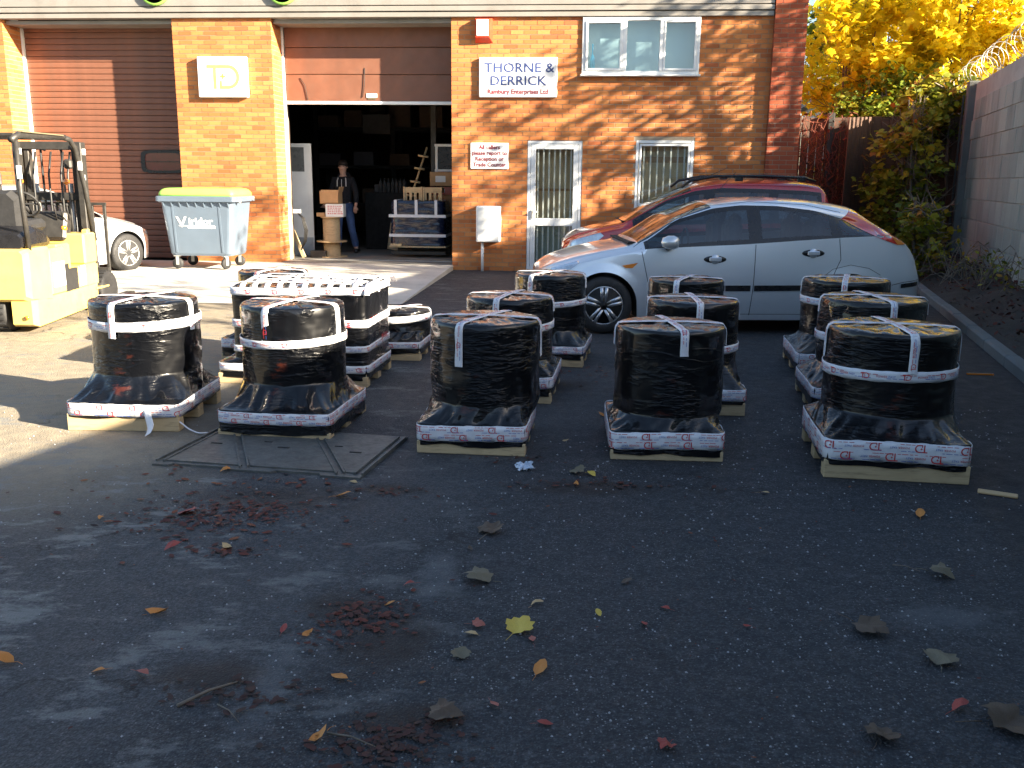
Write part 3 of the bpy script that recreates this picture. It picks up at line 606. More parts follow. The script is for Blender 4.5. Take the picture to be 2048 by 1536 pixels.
# ================================================================ WRAPPED PALLET LOADS
class Ribbon:
    """a tape: path points P with outward normals N, width direction Wd"""
    def __init__(s,P,N,Wd,w,closed=False):
        s.P=np.array(P,float); s.N=np.array(N,float); s.W=np.array(Wd,float) if np.ndim(Wd)>1 else np.tile(np.array(Wd,float),(len(P),1)); s.w=w
        d=np.linalg.norm(np.diff(s.P,axis=0),axis=1); s.S=np.concatenate([[0],np.cumsum(d)]); s.L=s.S[-1]
    def at(s,t,v,off):
        t=np.clip(t,0,s.L); r=[]
        for A in (s.P,s.N,s.W): r.append(np.stack([np.interp(t,s.S,A[:,k]) for k in range(3)],-1))
        return r[0]+r[2]*np.asarray(v)[...,None]+r[1]*off
    def mesh(s,q,off=.004,m=0,edge=None):
        n=max(2,int(s.L/.025)); t=np.linspace(0,s.L,n); vs=[]
        vv=(-.5,-.17,.17,.5)
        for k in vv: 
            wv=.05*np.sin(t*37+k)*s.w*(abs(k)>.4); vs.append(s.at(t,k*s.w+wv,off))
        V=np.concatenate(vs); F=[]
        for r in range(3):
            for i in range(n-1): a=r*n+i; F.append((a,a+1,a+n+1,a+n))
        V2=s.at(t,-.5*s.w,off-.004); V3=s.at(t,.5*s.w,off-.004)
        b=len(V); V=np.concatenate([V,V2,V3])
        for i in range(n-1): F.append((b+i,b+i+1,i+1,i)); F.append((3*n+i,3*n+i+1,b+n+i+1,b+n+i))
        q.add(V.tolist(),F,m,True); return s
    def put(s,q,g,t0,v0,m,flip=False,vert=False,off=.0062):
        vs,fs=g; a=np.array(vs)
        if len(a)==0: return
        x,y=a[:,0],a[:,1]
        if vert: x,y=y,-x
        if flip: x,y=-x,-y
        P=s.at(t0+x,v0+y,off); q.add(P.tolist(),fs,m)
def dash(q,rb,t0,t1,v,m,h=.003):
    t=t0
    while t<t1:
        l=random.uniform(.012,.035); rb.put(q,([(0,-h/2),(l,-h/2),(l,h/2),(0,h/2)],[(0,1,2,3)]),t,v,m); t+=l+random.uniform(.004,.010)
def print_tape(q,rb,detail,word=None,flip=False):
    w=rb.w; t=random.uniform(.01,.12); k=0; lay_=(-.25,.25) if w>.062 else (0,)
    for v in lay_:
        t=random.uniform(.0,.15)
        while t<rb.L-.05:
            hh=min(.036,w*.55) if len(lay_)==1 else w*.40
            if k%2==0 or not detail: rb.put(q,logo(hh),t+(hh*1.5 if flip else 0),v*w-(-hh/2 if flip else hh/2),0,flip); t+=hh*1.6+.03+(0 if detail else .16)
            elif detail>1:
                g1=glyphs('POWER',.017,'LEFT',.0); g2=glyphs('FAST',.017,'LEFT',.0)
                if flip: rb.put(q,g2,t+.044,v*w+.006,1,True); rb.put(q,g1,t+.110,v*w+.006,0,True)
                else: rb.put(q,g1,t,v*w-.006,0); rb.put(q,g2,t+.064,v*w-.006,1)
                t+=.135
            else: dash(q,rb,t,t+.10,v*w,k%2); t+=.13
            k+=1
        if detail:
            for vv in (.17,-.17): 
                t=random.uniform(0,.1)
                while t<rb.L-.1: dash(q,rb,t,t+.09,v*w+vv*w,int(vv<0)); t+=random.uniform(.13,.24)
_orig=None
def load(label,cx,cy,rz,Wp,Dp,R0,H,zsk=.30,band=(.17,.075),hband=None,cross=(rad(80),rad(-8)),drop=.14,detail=1,seed=1,ox=0,oy=0,wood_h=.095,flow=.06,square=None,taper=0,topband=None,extra=()):
    T=empty('wrapped_pallet_load',(cx,cy,0),rz,label,'pallet load','black wrapped loads on pallets in the yard'); random.seed(seed)
    nt_=120; th=np.linspace(0,2*PI,nt_,endpoint=False); c,s=np.cos(th),np.sin(th)
    def rect(w,d,p=14): return 1/((np.abs(c)/(w/2))**p+(np.abs(s)/(d/2))**p)**(1/p)
    rp=rect(Wp+.012,Dp+.012,22)
    rt=np.full(nt_,R0) if square is None else rect(square[0],square[1],16)
    bul=.012*math.sin(seed*2.3)
    rows=[]  # (z array, r array, ox, oy)
    sd_=seed*7.13
    NN=lambda f1,z,f2,k=0:noise(c*f1+sd_,s*f1+k,z*f2+sd_)
    for k in range(1,9):                        # top
        q=k/9; z=H+.012*(1-q**2)*.6+.008*noise(c*q*5+sd_,s*q*5,0)+.006*noise(c*q*14,s*q*14+sd_,2)
        rows.append((z,rt*q*.95,1))
    for a in (.0,.35,.7,1.):
        rows.append((H-.022*(1-math.cos(a*PI/2))+.004*NN(4,a,3),rt*(.95+.05*math.sin(a*PI/2)),1))
    nside=46
    for k in range(1,nside+1):
        q=k/nside; z=H-.022-(H-.022-zsk)*q
        r=rt*(1+.004*math.sin(q*3+seed)+taper*q)+bul*np.cos(th-seed)*math.sin(q*PI)+.0008*NN(2.2,z,34)+.0005*NN(5,z,60,3)+.004*NN(4,z,9,5)+.002*NN(9,z,14,9)
        r=r+.004*np.maximum(0,NN(2,z,9,8))
        rows.append((z+0*c,r,1))
    nk=22; rs_=rows[-1][1]; zb=band[0]+band[1]/2+.004
    for k in range(1,nk+1):
        q=k/nk; b=q; fold=(.014*noise(th*14/PI*2.2+sd_,q*1.2,sd_)+.009*noise(th*40/PI,q*1.5,1))*math.sin(PI*min(1,q*.95))
        r=rs_*(1-b)+rp*b; r=np.maximum(r,rs_*.98*(1-b)+r*b)
        z=zsk+(zb-zsk)*(1-(1-q)**1.75)+fold*1.2; rows.append((z,r+fold,1-b))
    zlow=flow; wood_h=flow+.022
    for k in range(1,9):
        q=k/8; rows.append((zb+(zlow+.012*noise(th*3,seed,0)*1.-zb)*q,rp+.003*noise(th*9,q*4,seed)+.0015,0))
    V=[];
    for z,r,k in rows: V.append(np.stack([r*c+ox*k,r*s+oy*k,z+0*c],-1))
    V=np.concatenate(V); nr=len(rows); i=np.arange(nt_); F=[]
    for k in range(nr-1): a=k*nt_; F.append(np.stack([a+i,a+nt_+i,a+nt_+(i+1)%nt_,a+(i+1)%nt_],-1))
    F=np.concatenate(F); V=np.concatenate([V,[[ox,oy,H+.008]]]); me_f=npmesh('film_wrap',V,F,M['film'],T,smooth=True)
    q=MB(); q.add([tuple(V[j]) for j in range(nt_)]+[tuple(V[-1])],[(j,(j+1)%nt_,nt_) for j in range(nt_)],0,True); q.build('film_top',M['film'],T)
    # pallet
    for k,y in enumerate((-Dp/2+.045,0,Dp/2-.045)):
        q=MB(); q.box((0,y,wood_h/2),(Wp+(.0 if k else .008),.09 if k!=1 else .10,wood_h),ch=.004); q.build('stringer',M['wood'],T)
    for k in range(4):
        q=MB(); q.box((-Wp/2+.05+k*(Wp-.1)/3,0,wood_h+.011),(.095,Dp-.02,.02)); q.build('deck_board',M['wood'],T)
    ang=lambda r,z,t: np.array([r*math.cos(t),r*math.sin(t),z])
    def ring(z,w,rad_f,o,amp=0,a0=0,tilt=0,arc=2*PI):
        n=121; tt=np.linspace(a0,a0+arc,n); P=[];N=[]
        for t in tt:
            r=np.interp(t%(2*PI),np.append(th,2*PI),np.append(rad_f,rad_f[0])); e=.02
            P.append([r*math.cos(t)+o[0],r*math.sin(t)+o[1],z+amp*math.sin(t*2+seed)+tilt*math.cos(t)])
        P=np.array(P); d=np.gradient(P,axis=0); N=np.stack([d[:,1],-d[:,0],0*d[:,0]],-1); N/=np.linalg.norm(N,axis=1)[:,None]
        return Ribbon(P,N,(0,0,1),w)
    def finish(rb,fl=False,name='tape_band',off=.004,dt=None):
        q=MB(); rb.mesh(q,off); o=q.build(name,M['tape'],T); q=MB(); print_tape(q,rb,detail if dt is None else dt,flip=fl)
        if q.v: q.build('tape_print',[M['redink'],M['blueink']],o)
        return o
    finish(ring(band[0],band[1],rp+.004,(0,0),.006,-PI*.76),True)
    if topband: hband=topband
    if hband:
        for (z,w) in ([hband] if not isinstance(hband[0],tuple) else hband):
            qz=(H-.03-z)/(H-.03-zsk); finish(ring(z,w,rt*(1+.004*math.sin(qz*3+seed)+taper*qz)+.007+bul*np.cos(th-seed)*math.sin(min(1,max(0,qz))*PI),(ox,oy),.004,-PI*.9,.008))
    for ai,a in enumerate(cross):
        P=[];N=[];zd=H-drop*(1 if ai==0 else .9)
        ra=float(np.interp(a%(2*PI),np.append(th,2*PI),np.append(rt,rt[0]))); rb_=float(np.interp((a+PI)%(2*PI),np.append(th,2*PI),np.append(rt,rt[0])))
        d=np.array([math.cos(a),math.sin(a),0])
        prof=[(-rb_-.006,zd,-1,0),(-rb_-.004,H-.045,-1,0),(-rb_+.0,H-.016,-.7,.7),(-rb_*.95,H+.004,-.2,1),(-rb_*.6,H+.010,0,1),(0,H+.013,0,1),(ra*.6,H+.010,0,1),(ra*.95,H+.004,.2,1),(ra+.0,H-.016,.7,.7),(ra+.004,H-.045,1,0),(ra+.006,zd,1,0)]
        for x,z,nx_,nz in prof: P.append(d*x+np.array([ox,oy,z])); N.append(d*nx_+np.array([0,0,nz]))
        rb=Ribbon(P,N,(-math.sin(a),math.cos(a),0),.048); finish(rb,False,'tape_strap',.004+.002*ai,max(1,detail) if ai==0 else 1)
    return T
def place(fl=None,fr=None,rz=0,Wp=.65,Dp=.75):
    c,s=math.cos(rz),math.sin(rz); dx=(Wp/2 if fl else -Wp/2); p=fl or fr
    return p[0]+c*dx-s*Dp/2, p[1]+s*dx+c*Dp/2
def drum(label,corner,rz,Wp,Dp,dx,dy,R0,H,**k):
    """corner: world front corner; dx,dy: the drum's centre in world"""
    rz=rad(rz); cx,cy=place(rz=rz,Wp=Wp,Dp=Dp,**corner)
    c,s=math.cos(-rz),math.sin(-rz); ax,ay=dx-cx,dy-cy
    return load(label,cx,cy,rz,Wp,Dp,R0,H,ox=c*ax-s*ay,oy=s*ax+c*ay,**k)
def cxw(px,Z): return (px-1024)/1850*Z
L1=drum('sunlit black wrapped drum on pallet, farthest left, with loose tape end on its base',dict(fl=(-2.84,5.72)),-1,.71,.84,cxw(291,6.25),6.17,.345,.80,hband=(.655,.062),zsk=.33,seed=1,band=(.142,.08),flow=.09,cross=(rad(78),rad(-12)),drop=.22,detail=1)
L2=drum('black wrapped drum on pallet standing on the steel cover plates',dict(fl=(-1.84,5.60)),-7.5,.72,.80,cxw(590,6.15),6.03,.333,.80,hband=(.575,.05),zsk=.31,seed=2,band=(.137,.072),flow=.032,cross=(rad(80),rad(-14)),drop=.26,detail=2,wood_h=.07)
L3=drum('black wrapped drum in the front row, straight behind the clear plastic scrap',dict(fl=(-.56,5.30)),-6,.64,.73,cxw(971,5.72),5.64,.335,.768,zsk=.28,seed=3,band=(.132,.092),flow=.055,cross=(rad(70),rad(-4)),drop=.25,detail=2,wood_h=.075)
L4=drum('black wrapped drum in the front row with no band round its middle, second from right',dict(fl=(.585,5.20)),-3,.645,.75,cxw(1338,5.65),5.56,.328,.752,zsk=.24,seed=4,band=(.118,.10),flow=.038,cross=(rad(98),rad(2)),drop=.14,detail=2,wood_h=.06)
L5=drum('widest black wrapped drum, front row far right, curved white band and yellow glints on top',dict(fl=(1.735,4.90)),-8.5,.755,.82,cxw(1790,5.38),5.36,.365,.782,hband=(.545,.06),zsk=.31,seed=5,band=(.162,.112),flow=.082,cross=(rad(95),rad(-2)),drop=.21,detail=2,wood_h=.095)
L7=drum('black wrapped drum directly behind the middle front one, right of the short load',dict(fr=(.28,6.55)),-8,.66,.78,cxw(1019,7.15),7.02,.33,.738,hband=(.52,.055),zsk=.28,seed=7,band=(.16,.08),cross=(rad(80),rad(-6)),drop=.12,detail=1)
L8=drum('black wrapped drum beside the front wheel of the silver hatchback',dict(fr=(.61,7.90)),-10,.66,.75,cxw(1098,8.42),8.32,.318,.78,hband=(.535,.05),zsk=.30,seed=8,band=(.15,.065),flow=.075,cross=(rad(65),rad(-8)),drop=.13,detail=1)
L10=drum('black wrapped drum in the middle row in front of the silver car doors',dict(fr=(1.62,6.25)),-4,.66,.76,cxw(1381,6.78),6.68,.322,.767,hband=(.43,.055),zsk=.33,seed=10,band=(.14,.08),flow=.07,cross=(rad(92),rad(-3)),drop=.14,detail=1)
L11=drum('black wrapped drum in the back row against the front door of the silver car',dict(fr=(1.86,7.62)),-5,.66,.76,cxw(1366,8.15),8.05,.322,.77,hband=(.60,.055),zsk=.28,seed=11,band=(.15,.07),cross=(rad(70),rad(-4)),drop=.16,detail=1)
L13=drum('black wrapped drum behind the widest one, yellow reflections across its lid',dict(fl=(2.10,6.27)),-9,.78,.88,cxw(1737,6.9),6.80,.372,.775,hband=(.50,.06),zsk=.30,seed=13,band=(.16,.075),cross=(rad(100),rad(-1)),drop=.13,detail=1)
L14=drum('black wrapped drum at the back right, near the rear wheel of the silver car',dict(fl=(2.38,7.57)),-9,.78,.95,cxw(1683,8.2),8.12,.365,.775,hband=(.60,.06),zsk=.30,seed=14,band=(.16,.09),cross=(rad(78),rad(-4)),drop=.14,detail=1)
L6=drum('small black wrapped drum behind the boxy load, only its top showing',dict(fl=(-2.55,7.98)),-4,.70,.75,cxw(552,8.5),8.38,.31,.775,hband=(.6,.05),zsk=.30,seed=6,cross=(rad(80),rad(-5)),drop=.1,detail=1)
L9=drum('lowest black wrapped load on a wide pallet, right of the boxy load',dict(fr=(-.83,8.13)),-5,.72,.78,cxw(800,8.6),8.55,.28,.42,hband=(.345,.06),zsk=.24,seed=9,band=(.135,.06),cross=(rad(60),rad(0)),drop=.10,detail=1)
# the boxy load with its net of white tape
cx,cy=place(fr=(-1.13,7.03),rz=rad(-6.3),Wp=1.2,Dp=.80)
LB=load('big box shaped black wrapped load with a net of white tape over its top',cx,cy,rad(-6.3),1.2,.80,.4,.762,zsk=.20,band=(.135,.06),square=(1.08,.80),ox=.06,oy=0,cross=(rad(84),rad(0)),drop=.06,detail=1,seed=21,topband=((.740,.06),(.49,.06),(.29,.05)),wood_h=.09)
random.seed(4)
q=MB(); pr=MB()
for k in range(11):
    x0=-.44+.105*k*.95; x1=x0+random.uniform(-.20,.20); y=.385
    P=[(x0+.06,-y-.006,.725),(x0+.06,-y-.003,.748),(x0+.06,-y+.03,.785),((x0+x1)/2+.06,0,.797),(x1+.06,y-.03,.785),(x1+.06,y+.006,.745)]
    P=[P[0],P[1],P[2],P[3],P[4],P[5]]; N=[(0,-1,0),(0,-1,.3),(0,-.2,1),(0,0,1),(0,.2,1),(0,1,0)]
    rb=Ribbon(P,N,(1,0,0),.045); rb.mesh(q,.004+.0015*k)
for k in range(4):
    y=-.30+.2*k; P=[(-.49,y,.725),(-.475,y,.76),(-.42,y+.01,.79),(.06,y+random.uniform(-.06,.06),.80),(.54,y,.79),(.595,y,.76),(.61,y,.725)]; N=[(-1,0,0),(-.7,0,.7),(0,0,1),(0,0,1),(0,0,1),(.7,0,.7),(1,0,0)]
    Ribbon(P,N,(0,1,0),.045).mesh(q,.008+.0015*k)
q.build('tape_net',M['tape'],LB)
q=MB(); vs,fs=glyphs('FRAGILE',.05,'LEFT',.002)
for x,z in ((.30,.475),(.18,.275)): q.add([(x+a,-.416,z+b_) for a,b_ in vs],fs)
for y,z in ((-.3,.50),(.02,.32)): q.add([(.618,y+a,z+b_) for a,b_ in vs],fs)
q.build('tape_print',M['redink'],LB)
# loose tape end on the left load
q=MB(); Ribbon([(.16,-.43,.15),(.19,-.47,.10),(.215,-.50,.045),(.20,-.53,.008)],[(0,-1,.2)]*4,(.8,0,.5),.05).mesh(q,.004); Ribbon([(.36,-.40,.06),(.42,-.42,.02),(.50,-.47,.006),(.60,-.44,.006)],[(0,-.2,1)]*4,(.2,1,0),.012).mesh(q,.004); q.build('loose_tape',M['tape'],L1)
# ================================================================ COVER PLATES
MC=empty('cover_plate',(0,0,0),0,'set of three sided grey iron manhole cover plates set in the tarmac','manhole cover')
A,B,C,D=[Vector(p) for p in ((-2.03,5.0,0),(-.82,4.78,0),(-.65,5.60,0),(-1.86,5.84,0))]
def bil(s,t): return A.lerp(B,s).lerp(D.lerp(C,s),t)
q=MB(); 
def strip(a,b_,w,z0,z1,m=0):
    a,b_=Vector(a),Vector(b_); d=(b_-a).normalized(); n=Vector((-d.y,d.x,0))*w/2; pl=[a-n,b_-n,b_+n,a+n]; q.prism([(p.x,p.y) for p in pl],'z',z0,z1,m)
pl=[bil(0,0),bil(.08,0),bil(.09,.035),bil(.34,.035),bil(.36,0),bil(.58,0),bil(.60,.035),bil(.80,.035),bil(.82,0),bil(1,0),bil(1,1),bil(0,1)]
q.prism([(p.x,p.y) for p in pl],'z',-.01,.012); q.build('frame',M['iron'],MC)
tris=[[(.03,.07),(.42,.07),(.05,.93),(.03,.93)],[(.46,.07),(.88,.07),(.50,.93),(.09,.93)],[(.92,.07),(.97,.07),(.97,.93),(.54,.93)]]
for tr in tris:
    q=MB(); cxx=sum(a for a,_ in tr)/4; cyy=sum(b_ for _,b_ in tr)/4
    P=[bil(a,b_) for a,b_ in tr]; q.prism([(p.x,p.y) for p in P],'z',.0,.020)
    q.build('plate',M['iron'],MC)
    q=MB(); c0=bil(cxx,cyy); q.box((c0.x,c0.y,.0215),(.07,.014,.003),rad(-10)); q.box((c0.x-.12,c0.y+.12,.0215),(.05,.012,.003),rad(-10)); q.build('key_slot',M['under'],MC)
q=MB()
for a,b_ in (((.44,.04),(.07,.96)),((.90,.04),(.52,.96)),((.02,.05),(.02,.95)),((.98,.05),(.98,.95))):
    a,b_=bil(*a),bil(*b_); d=(b_-a).normalized(); n=Vector((-d.y,d.x,0))
    for k in(-.022,.022): strip(a+n*k,b_+n*k,.012,.012,.026)
q.build('rib',M['iron'],MC)
# ================================================================ CARS
def car(name,label,keys,wheels,WR,glass,wind,rearw,paint,loc,rz,belt_pillars,flipx=False,tw=.2,group=None,track=.76,mp=None):
    T=empty(name,loc,rz,label,'car',group); K=np.array(keys,float)
    fx=[K[0,0],K[-1,0]]; xs=set(np.round(np.arange(fx[0],fx[1]+.001,.04),3))|set(K[:,0])|{glass[0],glass[1],wind[0],wind[1],rearw[0],rearw[1]}
    for wx in wheels:
        for a in np.linspace(0,PI,25): xs.add(round(wx+(WR+.045)*math.cos(a),3))
    for p in belt_pillars: xs|={p[0],p[1]}
    xs=np.array(sorted(xs)); keep=[0]
    for i in range(1,len(xs)):
        if xs[i]-xs[keep[-1]]>.006: keep.append(i)
    xs=xs[keep]
    def I(k,x,sm=.05):
        o=0
        for d,w in ((-1,.25),(0,.5),(1,.25)): o=o+w*np.interp(x+d*sm,K[:,0],K[:,k])
        return o
    cols=[]
    for x in xs:
        zb,wm,zm,zs,ws,zg,wg,zt=[I(k,x) for k in range(1,9)]
        arch=False
        for wx in wheels:
            r=WR+.045
            if abs(x-wx)<r: zb=max(zb,WR+math.sqrt(max(0,r*r-(x-wx)**2))); arch=True
        zmm=min(max(zm,zb+.02),zs-.02); P=[]
        nA=14
        for k in range(nA+1):
            z=zb+(zs-zb)*k/nA
            if z<zm: w=wm-.035*((zm-z)/max(.05,zm-.18))**1.8
            else: w=wm+(ws-wm)*((z-zm)/max(.03,zs-zm))**1.9
            # flared wheel arch lip
            for wx in wheels:
                dd=math.hypot(x-wx,z-WR)-(WR+.045)
                if dd<.09: w+=.014*max(0,1-dd/.09)
            P.append((w,z))
        nB=8
        for k in range(1,nB+1):
            q_=k/nB; P.append((ws+(wg-ws)*q_+.018*math.sin(PI*q_)*min(1,(zg-zs)/.2),zs+(zg-zs)*q_))
        nC=9
        for k in range(1,nC+1):
            a=PI/2*k/nC; P.append((wg*math.cos(a)**.75 if k<nC else 0.0,zg+(zt-zg)*math.sin(a)**.9))
        cols.append(P)
    nR=len(cols[0]); C_=np.array(cols)   # (nx,nR,2)
    X=np.repeat(xs[:,None],nR,1)
    def surf(x,z):
        i=int(np.clip(np.searchsorted(xs,x)-1,0,len(xs)-2)); t=(x-xs[i])/(xs[i+1]-xs[i]); p=C_[i]*(1-t)+C_[i+1]*t
        return float(np.interp(z,p[:,1],p[:,0]))
    body=MB(); gl={}
    idx=lambda i,j,s:(i*nR+j)*2+s
    vs=[]
    for i in range(len(xs)):
        for j in range(nR):
            w,z=C_[i,j]; vs.append((xs[i],-w,z)); vs.append((xs[i],w,z))
    bf=[];trim=[];sg=[[],[]];wf=[];rf=[]
    for i in range(len(xs)-1):
        xm=(xs[i]+xs[i+1])/2
        for j in range(nR-1):
            kind='b'
            if 14<=j<22 and glass[0]<xm<glass[1]:
                kind='t' if j in(14,21) or any(p[0]<xm<p[1] for p in belt_pillars) or xm-glass[0]<.04 or glass[1]-xm<.06 else 'g'
                if j==21 and C_[i,22,1]-C_[i,14,1]<.05: kind='b'
            if j>=22:
                if wind[0]<xm<wind[1]: kind='w' if j>=23 else 'b'
                if rearw[0]<xm<rearw[1]: kind='r' if j>=23 else 'b'
            for s in(0,1):
                q_=(idx(i,j,s),idx(i+1,j,s),idx(i+1,j+1,s),idx(i,j+1,s)); q_=q_ if s==0 else q_[::-1]
                {'b':bf,'t':trim,'g':sg[s],'w':wf,'r':rf}[kind].append(q_)
    n=len(xs)-1
    for j in range(nR-1):
        bf.append((idx(0,j,1),idx(0,j,0),idx(0,j+1,0),idx(0,j+1,1))); bf.append((idx(n,j,0),idx(n,j,1),idx(n,j+1,1),idx(n,j+1,0)))
    def sub(name_,fs,m,smooth=True,par=T):
        if not fs: return
        u=sorted({k for q_ in fs for k in q_}); r={k:a for a,k in enumerate(u)}; q=MB(); q.add([vs[k] for k in u],[tuple(r[k] for k in q_) for q_ in fs],0,smooth); return q.build(name_,m,par)
    sub('body',bf,paint); sub('window_trim',trim,M['blackgloss'])
    # each side pane separately
    for s in(0,1):
        br=sorted([glass[0]]+[p for pp in belt_pillars for p in pp]+[glass[1]])
        for a,b_ in zip(br[::2],br[1::2]):
            sub('side_window',[q_ for q_ in sg[s] if a-.01<=vs[q_[0]][0]<b_],M['cglass'])
    sub('windscreen',wf,M['cglass']); sub('rear_window',rf,M['cglass'])
    # underbody with dark wheel wells, cabin floor and seats
    q=MB(); zb_=float(np.min(K[:,1]))+.01
    edge=[(xs[i],C_[i,0,0],C_[i,0,1]) for i in range(len(xs))]
    for s in(-1,1):
        vv=[];ff=[]
        for x,w,z in edge: vv+= [(x,s*w,z),(x,s*max(.2,w-.34),z)]
        for i in range(len(edge)-1): ff.append((2*i,2*i+1,2*i+3,2*i+2))
        q.add(vv,ff)
    L=fx[1]-fx[0]; q.box(((fx[0]+fx[1])/2,0,.40),(L*.9,.92,.36)); q.build('underbody',M['under'],T)
    q=MB()
    for x in (2.05 if mp is None else mp,(2.95 if mp is None else mp+.85)):
        for y in(-.36,.36): q.box((x,y,.62),(.48,.46,.2),ch=.05); q.box((x+.24,y,.92),(.14,.44,.52),ch=.05); q.box((x+.27,y,1.19),(.09,.24,.13),ch=.04)
    q.box((1.55 if mp is None else mp-.5,0,.78),(.3,1.3,.22),ch=.05); q.tube([(1.78 if mp is None else mp-.28,-.36+.17*math.cos(a),.92+.17*math.sin(a)) for a in np.linspace(0,2*PI,20)],.014,6,caps=False)
    q.build('seats',M['seat'],T)
    # wheels
    for wx in wheels:
        for s in(-1,1):
            yy=s*track; q=MB(); R1=WR
            q.lathe([(R1*.67,-tw/2),(R1*.72,-tw/2-.006),(R1*.93,-tw/2+.004),(R1*.985,-tw/2+.025),(R1,-tw/2+.05),(R1,tw/2-.05),(R1*.985,tw/2-.025),(R1*.93,tw/2-.004),(R1*.67,tw/2)],(0,0,0),'y',48)
            w=q.build('wheel',M['black'],T,(wx,yy,WR)); q=MB(); r2=R1*.68; o=s*tw/2
            q.lathe([(r2,0),(r2,o*.98),(r2*.95,o*1.03),(r2*.91,o*.96),(r2*.90,o*.1)],(0,0,0),'y',40,0); q.lathe([(0,o*.1),(r2*.9,o*.1)],(0,0,0),'y',40,1)
            for k in range(5):
                a=PI/2+k*2*PI/5
                for da in (-.115,.115):
                    rad_=[(math.cos(a)*r2*.20-math.sin(a)*da*.16*.9,math.sin(a)*r2*.20+math.cos(a)*da*.16*.9),(math.cos(a+da*1.25)*r2*.93,math.sin(a+da*1.25)*r2*.93)]
                    q.tube([(rad_[0][0],o*.72,rad_[0][1]),((rad_[0][0]+rad_[1][0])/2,o*.88,(rad_[0][1]+rad_[1][1])/2),(rad_[1][0],o*.90,rad_[1][1])],[.030,.021,.024],8,0)
            q.lathe([(0,o*1.0),(r2*.17,o*.98),(r2*.27,o*.80),(r2*.27,o*.1)],(0,0,0),'y',20,0)
            q.build('rim',[M['rim'],M['under']],w)
    def patch(name_,poly,m,off=.006,sides=(-1,1),par=T,nrow=6,step=.02):
        """x-monotone polygon in (x,z) laid on the body side"""
        px=sorted({p[0] for p in poly}|set(np.arange(min(p[0] for p in poly),max(p[0] for p in poly),step)))
        for s in sides:
            vv=[];ff=[]
            for x in px:
                zz=[]; n_=len(poly)
                for k in range(n_):
                    (x0,z0),(x1,z1)=poly[k],poly[(k+1)%n_]
                    if min(x0,x1)-1e-9<=x<=max(x0,x1)+1e-9:
                        if abs(x1-x0)<1e-9: zz+=[z0,z1]
                        else: zz.append(z0+(z1-z0)*(x-x0)/(x1-x0))
                lo,hi=min(zz),max(zz)
                for r in range(nrow+1): z=lo+(hi-lo)*r/nrow; vv.append((x,s*(surf(x,z)+off),z))
            for i in range(len(px)-1):
                for r in range(nrow): a=i*(nrow+1)+r; ff.append((a,a+nrow+1,a+nrow+2,a+1))
            q=MB(); q.add(vv,ff,0,True); q.build(name_,m,par)
    def seam(pts,w=.007,off=.0025,m=None,name_='door_seam',sides=(-1,1)):
        for s in sides:
            q=MB(); P=[]
            for (x0,z0),(x1,z1) in zip(pts,pts[1:]):
                n_=max(2,int(math.hypot(x1-x0,z1-z0)/.03))
                for k in range(n_): t=k/n_; x=x0+(x1-x0)*t; z=z0+(z1-z0)*t; P.append((x,s*(surf(x,z)+off-.003),z))
            x,z=pts[-1]; P.append((x,s*(surf(x,z)+off-.003),z)); q.tube(P,w/2,5); q.build(name_,m or M['under'],T)
    return T,patch,seam,surf
FX=lambda x: .84-(.84-x)*.80 if x<.84 else (x if x<3.62 else 3.62+(x-3.62)*1.17)
hk=[(0.00,.32,.50,.46,.56,.48,.60,.40,.62),(.06,.24,.62,.46,.61,.60,.655,.50,.68),(.2,.21,.76,.48,.665,.73,.71,.60,.745),(.45,.20,.83,.5,.73,.79,.775,.66,.815),(.8,.19,.85,.52,.80,.82,.845,.70,.88),(1.12,.17,.85,.55,.865,.83,.91,.72,.935),(1.3,.16,.85,.55,.90,.83,.975,.70,1.04),(1.6,.15,.85,.55,.915,.825,1.19,.66,1.225),(2.0,.15,.85,.55,.935,.82,1.315,.62,1.375),(2.3,.15,.85,.55,.95,.82,1.35,.60,1.42),(2.7,.15,.85,.55,.98,.82,1.345,.60,1.432),(3.1,.15,.85,.55,1.01,.815,1.30,.59,1.41),(3.4,.17,.85,.56,1.03,.80,1.22,.585,1.375),(3.62,.19,.845,.57,1.04,.785,1.14,.58,1.335),(3.85,.22,.83,.58,1.045,.765,1.075,.62,1.13),(4.0,.25,.80,.58,.97,.73,.995,.62,1.02),(4.12,.27,.76,.57,.80,.70,.83,.60,.86),(4.18,.33,.66,.55,.62,.60,.64,.52,.66)]
hk=[(FX(k[0]),)+k[1:] for k in hk]
yaw=rad(2.2)
def car_root(front_wheel_xy,yaw,xw,half=.86):
    # near side (local -y) wheel plane passes the given world point
    c,s=math.cos(yaw),math.sin(yaw); return (front_wheel_xy[0]-c*xw-s*half,front_wheel_xy[1]-s*xw+c*half,0)
SC,patch,seam,surf=car('parked_car','silver five door hatchback parked across the yard behind the wrapped loads',hk,(.84,3.455),.305,(1.26,3.88),(1.2,1.98),(3.62,3.98),M['silver'],car_root((.96,9.70),yaw,.84),yaw,[(2.36,2.50),(3.24,3.36)])
seam([(1.22,.90),(1.30,.55),(1.30,.22)]); seam([(2.43,.95),(2.42,.5),(2.40,.20)]); seam([(3.32,1.03),(3.34,.80),(3.26,.62),(3.12,.50)]); seam([(1.31,.215),(3.05,.215)],.005); seam([(3.10,.50),(3.14,.60),(3.26,.70),(3.45,.745),(3.65,.71),(3.78,.64)],.006,name_='arch_line')
seam([(3.78,.50),(4.04,.56),(4.25,.58)],.006,name_='bumper_seam'); seam([(FX(.18),.62),(FX(.30),.52),(FX(.42),.46)],.006,name_='bumper_seam'); seam([(1.15,.91),(1.5,1.13),(1.9,1.335),(2.4,1.385),(3.0,1.36),(3.4,1.28)],.006,name_='roof_seam')
